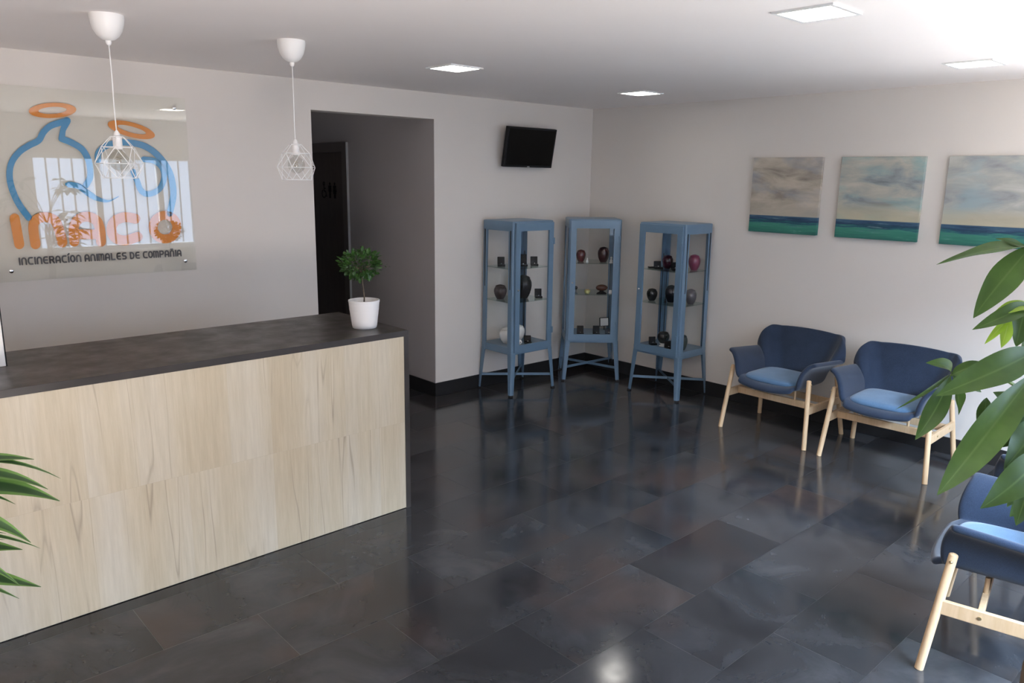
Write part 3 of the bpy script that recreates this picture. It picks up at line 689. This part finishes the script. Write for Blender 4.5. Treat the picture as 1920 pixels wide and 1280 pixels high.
# ------------------------------------------------------------------ display cabinets
def pane(q): return G().add(q, [(0, 1, 2, 3)])   # one thin sheet of glass
def make_cabinet(label, loc, rot):
    t = thing('display_cabinet', label, 'glass cabinet', loc, rot, 'blue steel display cabinets')
    # local: door faces -y; half sizes at body
    z0, z1 = .362, 1.492; hx0, hy0 = .246, .198; hx1, hy1 = .238, .190
    def hxy(z):
        k = (z-z0)/(z1-z0); return hx0+(hx1-hx0)*k, hy0+(hy1-hy0)*k
    def lprof(sx, sy, za, zb_, wa, wb, offa=0, offb=0, nx=1):
        """L section post with a rounded outer corner"""
        g = G(); k = len(g.v); ring = []
        for z, w_, o in ((za, wa, offa), (zb_, wb, offb)):
            X, Y = hxy(max(z, z0)); X += o; Y += o; th = .006; r = .012
            pts = [(X-w_, Y), (X-r, Y), (X-r*.3, Y-r*.3), (X, Y-r), (X, Y-w_), (X-th, Y-w_), (X-th, Y-th), (X-w_, Y-th)]
            ring.append([(sx*x, sy*y, z) for x, y in pts])
        g.add(ring[0]+ring[1], [tuple(range(8)), tuple(range(8, 16))]+[(i, (i+1) % 8, 8+(i+1) % 8, 8+i) for i in range(8)])
        return g
    for sx in (-1, 1):
        for sy in (-1, 1):
            obj('corner_post', lprof(sx, sy, z0, z1, .054, .054), M_CAB, t, smooth=50)
            lg = obj('leg', lprof(sx, sy, .012, z0+.02, .035, .050, .024, .002), M_CAB, t, smooth=50)
            X, Y = hxy(z0); obj('foot_cap', G().box((sx*(X+.024)-.014-.012*sx, sy*(Y+.024)-.014-.012*sy, 0), (sx*(X+.024)+.014-.012*sx, sy*(Y+.024)+.014-.012*sy, .014)), M_GASKET, lg)
    g = G(); ns = 12   # slightly domed top
    X, Y = hx1+.002, hy1+.002; V = []; F = []
    prof = [(1.0, z1-.075), (1.0, z1), (.985, z1+.006), (.93, z1+.009), (.5, z1+.013), (.0005, z1+.014)]
    oc = []
    for cx, cy, a0 in ((1, 1, 0), (-1, 1, 90), (-1, -1, 180), (1, -1, 270)):
        for i in range(5): a = math.radians(a0+90*i/4); oc.append((cx*(X-.012)+.012*math.cos(a), cy*(Y-.012)+.012*math.sin(a)))
    for r, z in prof:
        for x, y in oc: V.append((x*r, y*r, z))
    nn = len(oc)
    for i in range(len(prof)-1):
        for j in range(nn): F.append((i*nn+j, i*nn+(j+1) % nn, (i+1)*nn+(j+1) % nn, (i+1)*nn+j))
    F.append(tuple(range(nn))); g.add(V, F); obj('top_panel', g, M_CAB, t, smooth=40)
    obj('bottom_tray', G().box((-hx0+.002, -hy0+.002, z0), (hx0-.002, hy0-.002, z0+.062)), M_CAB, t, bevel=.003)
    # side and back glass
    zg0, zg1 = z0+.06, z1-.07
    for sx in (-1, 1):
        p = obj('side_glass', pane([(sx*.236, -.165, zg0), (sx*.236, .165, zg0), (sx*.236, .165, zg1), (sx*.236, -.165, zg1)]), M_GLASS, t)
        for y in (-.163, .163): obj('gasket', G().box((sx*.238-.004, y-.005, zg0), (sx*.238+.004, y+.005, zg1)), M_GASKET, p)
    p = obj('back_glass', pane([(-.21, .190, zg0), (.21, .190, zg0), (.21, .190, zg1), (-.21, .190, zg1)]), M_GLASS, t)
    for x in (-.207, .207): obj('gasket', G().box((x-.003, .187, zg0), (x+.003, .194, zg1)), M_GASKET, p)
    for z in (.812, 1.100):
        obj('glass_shelf', G().box((-.222, -.176, z-.006), (.222, .182, z)), M_SHELFG, t)
    # door with frame, glass, hinges and knob
    dz0, dz1, yf = z0+.020, z1-.006, -hy0-.004; g = G(); w_ = .052
    x = .222; x1_ = .218
    g.box((-x, yf-.012, dz0), (-x+w_, yf+.006, dz1)); g.box((x-w_, yf-.012, dz0), (x, yf+.006, dz1)); g.box((-x+w_, yf-.012, dz0), (x-w_, yf+.006, dz0+.062)); g.box((-x+w_, yf-.012, dz1-.068), (x-w_, yf+.006, dz1))
    dr = obj('door', g, M_CAB, t)
    obj('door_glass', pane([(-x+w_-.006, yf, dz0+.056), (x-w_+.006, yf, dz0+.056), (x-w_+.006, yf, dz1-.062), (-x+w_-.006, yf, dz1-.062)]), M_GLASS, dr)
    for z in (dz0+.13, dz1-.19): obj('hinge', G().box((x-.010, yf-.022, z), (x+.006, yf-.008, z+.055)), M_CAB, dr, bevel=.002)
    kz = .925; obj('knob', G().tube([(-x+.026, yf-.012, kz), (-x+.026, yf-.020, kz), (-x+.026, yf-.024, kz)], [.008, .009, .006], 16), M_CHROME, dr, smooth=50)
    # crossed braces low between the legs
    for a, b, dz in (((-1, 1), (1, -1), 0), ((-1, -1), (1, 1), .004)):
        zz = .125+dz; k = .252; A_ = Vector((a[0]*k, a[1]*(k-.048), zz)); B_ = Vector((b[0]*k, b[1]*(k-.048), zz)); d_ = (B_-A_).normalized(); n_ = Vector((-d_.y, d_.x, 0))*.003
        vs = []
        for P_ in (A_, B_):
            for s_ in (-1, 1):
                for z in (-.011, .011): vs.append(P_+n_*s_+Vector((0, 0, z)))
        obj('brace', G().add(vs, [(0, 1, 3, 2), (4, 6, 7, 5), (0, 4, 5, 1), (2, 3, 7, 6), (0, 2, 6, 4), (1, 5, 7, 3)]), M_CAB, t)
    return t
cabs = [make_cabinet('blue-grey glass cabinet against the back wall, leftmost of the three', (-1.154, -.218, 0), 0)]
for lbl, loc, rz in (('blue-grey glass cabinet set across the corner, middle of the three', (-.325, -.340, 0), -.72), ('blue-grey glass cabinet against the painted wall, rightmost of the three', (-.212, -1.189, 0), -PI/2)):
    c = copy_tree(cabs[0]); c.location = loc; c.rotation_euler.z = rz; c['label'] = lbl; cabs.append(c)
# ------------------------------------------------------------------ things inside the cabinets
def cabpos(ci, px, py, z, mx=.17, my=.13):
    p = on(px, py, 2, z); cpos = Vector(cabs[ci].location); rz = cabs[ci].rotation_euler.z
    lp = Matrix.Rotation(-rz, 4, 'Z') @ (p-cpos); lx = max(-mx, min(mx, lp.x)); ly = max(-my, min(my, lp.y))
    q_ = Matrix.Rotation(rz, 4, 'Z') @ Vector((lx, ly, 0)); return Vector((cpos.x+q_.x, cpos.y+q_.y, z))
def urn(pos, r, h, material, label, lidm=None, squat=1):
    t = thing('urn', label, 'urn', pos, 0, 'urns in the glass cabinets')
    hb = h*.84
    P_ = [(r*.52, 0), (r*.56, h*.02), (r*.60, h*.05), (r*.80, h*.20), (r*.93, h*.36), (r, h*.52), (r*.985, h*.66), (r*.90, h*.77), (r*.76, hb)]
    obj('body', G().lathe(P_+[(r*.70, hb)], n=36), material, t, smooth=50)
    obj('lid', G().lathe([(r*.77, hb), (r*.80, hb+h*.02), (r*.77, hb+h*.045), (r*.64, hb+h*.09), (r*.38, hb+h*.13), (r*.14, hb+h*.155), (.001, h)], n=36), lidm or material, t, smooth=50)
    return t
def jbox(pos, label, rot, w_=.062, h=.082, material=None):
    m_ = material or M_BLKM
    t = thing('jewellery_box', label, 'jewellery box', pos, rot, 'open presentation boxes in the cabinets')
    obj('base', G().box((-w_/2, -w_/2, 0), (w_/2, w_/2, .018)), m_, t, bevel=.003)
    obj('lid', G().box((-w_/2, w_/2-.014, .016), (w_/2, w_/2, h), Matrix.Rotation(math.radians(-6), 4, 'X')), m_, t, bevel=.003)
    obj('pendant', G().ball((0, -.004, .021), .007), M_CHROME, t, smooth=180)
    return t
def col(n, c, r=.25): return mat(n, c, r, coat=.3)
def loc(ci, lx, ly, z): return cabs[ci].location + Matrix.Rotation(cabs[ci].rotation_euler.z, 4, 'Z') @ Vector((lx, ly, 0)) + Vector((0, 0, z))
S1, S2, S0 = 1.1005, .8125, .4245
fr = -.60   # boxes face the room diagonally
# left cabinet
jbox(cabpos(0, 940, 499, S1), 'open black jewellery box, leftmost on the top shelf of the left cabinet', fr)
jbox(cabpos(0, 981, 499, S1), 'tall open black box at the middle of the top shelf, left cabinet', fr, .070, .105)
jbox(cabpos(0, 1002, 498, S1), 'open black jewellery box, rightmost on the top shelf of the left cabinet', fr)
urn(cabpos(0, 938, 560, S2), .056, .128, col('brown_urn', (.040, .026, .028), .5), 'matte brown urn on the middle shelf of the left cabinet')
urn(cabpos(0, 981, 558, S2), .074, .205, M_BLACK, 'large glossy black urn on the middle shelf of the left cabinet')
jbox(cabpos(0, 1011, 558, S2), 'open black jewellery box right of the large black urn, left cabinet', fr)
urn(loc(0, -.115, -.01, S0), .078, .145, M_CERAM, 'large white ceramic urn at the bottom of the left cabinet')
urn(loc(0, .055, .045, S0), .062, .140, M_CERAM, 'smaller white ceramic urn behind the front post of the left cabinet')
o = thing('round_ornament', 'small white round ornament at the bottom of the left cabinet', 'ornament', cabpos(0, 974, 647, S0))
obj('body', G().ball((0, 0, .027), .027, 12, 20), M_CERAM, o, smooth=180)
for s_ in (-1, 1): obj('eye', G().ball((-.016+.010*s_, -.018-.010*s_, .032), .004), M_BLKM, o, smooth=180)
jbox(loc(0, -.170, -.132, S0), 'dark greenish box in front of the large white urn, left cabinet', fr, .062, .070, col('dark_green_box', (.010, .016, .015), .5))
jbox(cabpos(0, 995, 645, S0), 'open black box at the bottom right of the left cabinet', fr, .062, .070)
# middle cabinet
DR = col('dark_red_glass', (.075, .006, .010), .15)
urn(cabpos(1, 1089, 490, S1), .045, .112, DR, 'small dark red urn at left on the top shelf, middle cabinet')
urn(cabpos(1, 1131, 491, S1), .054, .142, col('maroon_glass', (.028, .005, .008), .15), 'larger maroon urn at right on the top shelf, middle cabinet')
def figurine(pos, label, h, m_):
    t = thing('figurine', label, 'figurine', pos, 0, 'small ornaments in the cabinets')
    obj('base', G().lathe([(h*.30, 0), (h*.30, h*.12), (h*.20, h*.2), (h*.25, h*.38), (h*.10, h*.62), (.001, h*.66)], n=18), m_, t, smooth=60); obj('head', G().ball((0, 0, h*.8), h*.18), m_, t, smooth=180)
figurine(cabpos(1, 1101, 491, S1), 'tiny white figurine beside the small dark red urn', .040, M_CERAM)
figurine(cabpos(1, 1146, 493, S1), 'white figurine at the right end of the top shelf, middle cabinet', .060, M_CERAM)
t = thing('stemmed_orb', 'small black orb on a stem, left on the middle shelf', 'ornament', cabpos(1, 1080, 551, S2))
obj('orb', G().ball((0, 0, .055), .017), M_BLACK, t, smooth=180); obj('stem', G().lathe([(.018, 0), (.015, .006), (.005, .012), (.005, .04)], n=18), mat('grey_stand', (.08, .10, .11), .4), t, smooth=50)
t = thing('tealight_holder', 'pale yellow tealight holder on the middle shelf, middle cabinet', 'candle holder', cabpos(1, 1101, 550, S2))
obj('cup', G().lathe([(.018, 0), (.026, .012), (.028, .032), (.024, .034), (.020, .014), (.001, .012)], n=24), mat('yellow_glass', (.55, .52, .22), .2), t, smooth=60); obj('candle', G().lathe([(.017, .013), (.017, .040), (.002, .041)], n=20), mat('wax', (.65, .45, .22), .5), t, smooth=40)
t = thing('oval_urn', 'brown oval urn lying on a dark stand, middle cabinet', 'urn', loc(1, .088, -.115, S2), -.6)
obj('body', G().lathe([(.055*math.sin(PI*i/12)+.0005, .056-.030*math.cos(PI*i/12)) for i in range(13)], n=32, sy=.7), col('copper_urn', (.09, .032, .02), .25), t, smooth=180)
obj('stand', G().lathe([(.050, 0), (.046, .006), (.020, .022), (.018, .030)], n=24, sy=.7), M_BLKM, t, smooth=50)
t = thing('price_card', 'small white folded card right of the brown oval urn', 'card', loc(1, .178, -.10, S2+.001), -1.0)
for nm_, sg_ in (('front_leaf', -1), ('back_leaf', 1)):
    obj(nm_, G().add([(-.02, sg_*.014, 0), (.02, sg_*.014, 0), (.02, 0, .032), (-.02, 0, .032), (-.02, sg_*.0125, 0), (.02, sg_*.0125, 0), (.02, 0, .030), (-.02, 0, .030)], [(0, 1, 2, 3), (4, 5, 6, 7), (0, 1, 5, 4), (1, 2, 6, 5), (3, 2, 6, 7), (0, 3, 7, 4)]), M_WHITE, t)
rb = -.74
jbox(cabpos(1, 1088, 627, S0), 'open black box with shiny pendant, bottom left of the middle cabinet', rb)
jbox(cabpos(1, 1118, 627, S0), 'open black box in the centre at the bottom of the middle cabinet', rb)
jbox(cabpos(1, 1141, 627, S0, .175), 'dark blue box at the bottom right of the middle cabinet', rb, .062, .056, col('dark_blue_box', (.012, .025, .055), .5))
t = thing('photo_frame', 'small white card in a black frame behind the boxes, middle cabinet', 'picture frame', cabpos(1, 1129, 613, S0, .17, .12), -.35)
obj('frame', G().box((-.048, -.006, .035), (.048, .004, .12), Matrix.Rotation(-.12, 4, 'X')), M_BLKM, t); obj('picture', G().box((-.042, -.0075, .041), (.042, -.006, .114), Matrix.Rotation(-.12, 4, 'X')), M_WHITE, t)
obj('stand', G().box((-.004, .0, 0), (.004, .006, .05)), M_BLKM, t)
# right cabinet
jbox(cabpos(2, 1234, 504, S1), 'open black box, leftmost on the top shelf of the right cabinet', fr, .062, .068)
t = thing('flat_box', 'flat black case lying at the left end of the right cabinet top shelf', 'box', cabpos(2, 1222, 502, S1, .17, .14), fr)
obj('case', G().box((-.032, -.022, 0), (.032, .022, .012)), M_BLKM, t, bevel=.002); obj('insert', G().box((-.027, -.017, .012), (.027, .017, .0125)), M_BLACK, t)
urn(cabpos(2, 1251, 503, S1), .047, .118, col('plum_glass', (.040, .006, .020), .2), 'dark plum urn in the middle of the top shelf, right cabinet')
jbox(cabpos(2, 1266, 507, S1), 'open black box beside the plum urn, right cabinet', fr, .060, .070)
urn(cabpos(2, 1301, 506, S1), .050, .135, col('magenta_urn', (.17, .016, .060), .3), 'magenta urn at the right end of the top shelf, right cabinet')
urn(cabpos(2, 1222, 563, S2), .047, .108, M_BLACK, 'round black urn, left on the middle shelf of the right cabinet')
urn(cabpos(2, 1258, 566, S2), .055, .150, col('navy_black_urn', (.008, .009, .014), .2), 'tall black urn in the centre of the middle shelf, right cabinet')
figurine(cabpos(2, 1247, 567, S2), 'tiny black figurine beside the tall black urn', .034, M_BLACK)
urn(cabpos(2, 1295, 570, S2), .048, .132, col('grey_urn', (.065, .060, .068), .3), 'grey urn at the right end of the middle shelf, right cabinet')
pq = cabpos(2, 1243, 648, S0)
t = thing('white_stand', 'low white stand under the round black urn, right cabinet', 'stand', pq); obj('plate', G().lathe([(.035, .0), (.035, .004), (.022, .010), (.022, .018), (.034, .022), (.034, .026), (.001, .026)], n=28), M_CERAM, t, smooth=40)
urn(pq+Vector((0, 0, .0265)), .053, .105, col('black_patterned_urn', (.014, .016, .014), .2), 'round black urn on the white stand at the bottom of the right cabinet')
jbox(cabpos(2, 1224, 646, S0), 'open black box left of the white stand, right cabinet', fr, .060, .070)
jbox(cabpos(2, 1256, 656, S0, .085, .13), 'open black box right of the white stand, right cabinet', fr, .058, .068)
urn(cabpos(2, 1288, 660, S0, .18, .06), .040, .135, col('dark_green_urn', (.015, .035, .033), .35), 'slim dark green urn at the bottom right of the right cabinet')
# ------------------------------------------------------------------ broad-leaved plant at the right
def bez(a, b, c, n=8): return [(a*(1-t)**2+b*2*t*(1-t)+c*t*t) for t in [i/n for i in range(n+1)]]
tb = at(2060, 640, 1.66); tb = Vector((tb.x, tb.y, 0))
pl = thing('money_tree', 'tall potted plant with broad green leaves at the right edge', 'potted plant', tb)
PO = tb
def rel(g): g.v = [v-PO for v in g.v]; return g
obj('pot', G().lathe([(.12, 0), (.125, .01), (.155, .28), (.16, .30), (.15, .30), (.145, .27), (.001, .27)], n=40), M_POTG, pl, smooth=50)
obj('soil', G().lathe([(.001, .275), (.145, .272)], n=30), M_SOIL, pl, smooth=180)
gt = G()
for k_ in range(3):
    gt.tube([tb+Vector((.022*math.cos(2.1*k_+i*.5), .022*math.sin(2.1*k_+i*.5), .25+i*.06)) for i in range(18)], [.020-.0006*i for i in range(18)], 10)
top_ = tb+Vector((0, 0, 1.25))
gl = G(); gy = G(); gp = G(); VW = -fw
def lf(b, t, wpx, depthb, deptht, nrm=None, bend=.05, fold=.3, peak=.45, g=None):
    b3 = at(b[0], b[1], depthb); t3 = at(t[0], t[1], deptht); (g or gl).leaf(b3, t3, wpx/FPX*(depthb+deptht)/2, nrm or (VW+Vector((0, 0, .6))), bend, fold, peak, 14)
# cluster high at the frame edge
cA = at(1934, 462, 1.52)
lf((1932, 463), (1756, 496), 31, 1.52, 1.46, VW*.5+Vector((0, 0, 1)), .06, .35, .42)
lf((1930, 470), (1866, 447), 17, 1.52, 1.50, None, .02, .4, .4)
lf((1932, 462), (1825, 596), 56, 1.52, 1.50, None, .03, .2, .45)
lf((1936, 462), (2050, 560), 60, 1.54, 1.5); lf((1938, 458), (2040, 430), 55, 1.54, 1.6)
# second cluster with young leaves
cB = at(1936, 572, 1.50)
lf((1936, 570), (1823, 618), 34, 1.50, 1.46, None, .10, .4, .5); lf((1930, 572), (1860, 590), 26, 1.5, 1.47, None, .12, .3, .5, gy)
lf((1900, 585), (1846, 645), 15, 1.48, 1.47, None, .02, .3, .5, gy); lf((1892, 586), (1877, 652), 22, 1.48, 1.47, None, .02, .3, .55, gy)
lf((1925, 570), (1905, 650), 40, 1.52, 1.5, None, .03, .3, .5); lf((1935, 600), (1932, 690), 60, 1.55, 1.55)
# third cluster reaching in front of the second armchair
cC = at(1783, 703, 1.50)
lf((1783, 700), (1736, 680), 30, 1.50, 1.47, None, .18, .5, .45); lf((1780, 702), (1678, 768), 8, 1.50, 1.44, None, .03, .9, .4)
lf((1782, 704), (1716, 824), 40, 1.50, 1.48, None, .05, .3, .5); lf((1786, 704), (1797, 778), 30, 1.50, 1.50, Vector((.5, -.3, .6)), .05, .3, .5)
lf((1784, 703), (1850, 680), 26, 1.50, 1.50, None, .05, .3, .4); lf((1788, 706), (1840, 735), 24, 1.51, 1.5)
# large leaves low at the edge
cD = at(1940, 668, 1.46)
lf((1946, 655), (1755, 742), 62, 1.46, 1.40, None, .06, .25, .45)
lf((1948, 690), (1757, 928), 66, 1.46, 1.38, None, .12, .45, .6)
lf((1950, 760), (1845, 772), 44, 1.60, 1.58, None, .04, .3, .5); lf((1940, 800), (1862, 735), 52, 1.62, 1.6); lf((1850, 745), (1838, 830), 34, 1.62, 1.6)
lf((1955, 780), (1882, 880), 60, 1.56, 1.52); lf((1958, 850), (1838, 953), 62, 1.50, 1.46, None, .02, .25, .38); lf((1950, 850), (1905, 985), 62, 1.50, 1.48)
lf((1905, 755), (1792, 868), 52, 1.60, 1.56); lf((1962, 745), (1880, 838), 56, 1.66, 1.62); lf((1965, 870), (1885, 925), 54, 1.62, 1.6); lf((1965, 900), (1893, 968), 50, 1.6, 1.58)
lf((1960, 735), (1880, 790), 55, 1.7, 1.66); lf((1965, 820), (1915, 925), 60, 1.64, 1.6); lf((1862, 760), (1830, 838), 34, 1.64, 1.6)
lf((1958, 800), (1888, 950), 60, 1.60, 1.58); lf((1950, 800), (1890, 880), 60, 1.62, 1.6); lf((1955, 700), (1905, 830), 70, 1.60, 1.58)
rnd = random.Random(9)
cl = [(cA, .9), (cB, .9), (cD, .9), (at(1955, 800, 1.56), .8)]
for i in range(13):   # the rest of the crown, beyond the frame
    a = rnd.uniform(-1.3, 1.4)-.4; cen = tb+Vector((math.cos(a)*rnd.uniform(.1, .30)+.12, math.sin(a)*rnd.uniform(.1, .28)-.05, rnd.uniform(.95, 1.75)))
    cl.append((cen, 1)); 
    for j in range(6):
        b_ = 2*PI*j/6+rnd.uniform(-.2, .2); dv = Vector((math.cos(b_), math.sin(b_), rnd.uniform(-.55, .1))).normalized()
        tipp = cen+dv*rnd.uniform(.16, .24); q_ = tipp-CAM; dd_ = q_.dot(fw); sx = 960+FPX*q_.dot(rt)/dd_
        if sx > 1935 or dd_ < .2: gl.leaf(cen, tipp, .075, (0, 0, 1), .08, .25, .45, 12)
for cen, _k in cl+[(cC, .7)]:
    s0 = tb+Vector((0, 0, min(1.28, max(.8, cen.z-.25)))); gp.tube(bez(s0, Vector(((s0.x+cen.x)/2, (s0.y+cen.y)/2, cen.z+.02)), cen), [.005, .0045, .004, .004, .0035, .0035, .003, .003, .0025], 8)
obj('trunk', rel(gt), M_BARK, pl, smooth=180); obj('foliage', rel(gl), M_LEAF, pl, smooth=180, recalc=False); obj('young_foliage', rel(gy), M_YLEAF, pl, smooth=180, recalc=False)
obj('stems', rel(gp), mat('green_stem', (.12, .20, .05), .5), pl, smooth=180)
# ------------------------------------------------------------------ strap-leaved plant at the left
db = at(-215, 900, 1.42); PO = Vector((db.x, db.y, 0))
dp = thing('dracaena', 'striped green strap-leaved plant at the left edge before the counter', 'potted plant', PO)
obj('pot', G().lathe([(.11, 0), (.115, .01), (.14, .24), (.145, .26), (.135, .26), (.13, .235), (.001, .235)], n=40), M_POTG, dp, smooth=50)
obj('soil', G().lathe([(.001, .24), (.13, .237)], n=30), M_SOIL, dp, smooth=180)
zt_ = at(-215, 1010, 1.42).z
obj('cane', rel(G().tube([PO+Vector((0, 0, .2)), PO+Vector((.01, .005, .5)), PO+Vector((0, 0, zt_+.16))], [.016, .014, .012], 12)), M_BARK, dp, smooth=180)
gd = G()
def strap(b, t, wpx, arch=.18, dz=1.36, nrm=None, g=gd):
    b3 = at(b[0], b[1], 1.42); t3 = at(t[0], t[1], dz); d_ = t3-b3; n_ = Vector(nrm or (0, 0, 1)); side = d_.cross(n_).normalized()
    nseg = 16; k = len(g.v); Ln = d_.length; wv0 = wpx/FPX*1.38/2; vn = (VW*.55+Vector((0, 0, .8))).normalized(); sd = d_.normalized().cross(vn).normalized()
    for i in range(nseg+1):
        t_ = i/nseg; p = b3+d_*t_+Vector((0, 0, 1))*arch*Ln*4*t_*(1-t_)*(.55+.45*t_)
        wv = wv0*min(1, (.35+t_*2))*max(.03, (1-max(0, (t_-.55)/.45)**1.7))
        for q in (-1, -.5, 0, .5, 1): g.v.append(p+sd*wv*q+vn*abs(q)*wv*.25); g.a.append(float(q))
    for i in range(nseg):
        for j in range(4): g.f.append((k+i*5+j, k+i*5+j+1, k+(i+1)*5+j+1, k+(i+1)*5+j))
for b, t, wd, ar in (((-215, 900), (64, 861), 28, .06), ((-215, 910), (114, 897), 12, .14), ((-215, 925), (90, 917), 30, .13), ((-215, 940), (112, 939), 44, .10), ((-215, 940), (29, 945), 14, .12),
                     ((-215, 1000), (58, 1017), 38, .18), ((-215, 1020), (76, 1028), 10, .10), ((-215, 1030), (42, 1030), 36, .03), ((-215, 1060), (77, 1100), 36, .02), ((-215, 1060), (36, 1122), 14, .06), ((-215, 1040), (38, 1098), 20, .16),
                     ((-215, 980), (12, 1000), 12, .02), ((-215, 990), (10, 1012), 10, .0)):
    strap(b, t, wd, ar)
rnd = random.Random(3)
for i in range(34):
    a = rnd.uniform(0, 2*PI); c_ = PO+Vector((0, 0, zt_+rnd.uniform(-.06, .15))); tp_ = c_+Vector((math.cos(a)*rnd.uniform(.22, .34), math.sin(a)*rnd.uniform(.22, .34), rnd.uniform(-.14, .20)))
    q_ = tp_-CAM; dd_ = q_.dot(fw); sx = 960+FPX*q_.dot(rt)/dd_
    if sx < -15:
        gd.leaf(c_, tp_, .026, (0, 0, 1), .14, .2, .4, 12)
obj('foliage', rel(gd), M_DLEAF, dp, smooth=180, recalc=False)
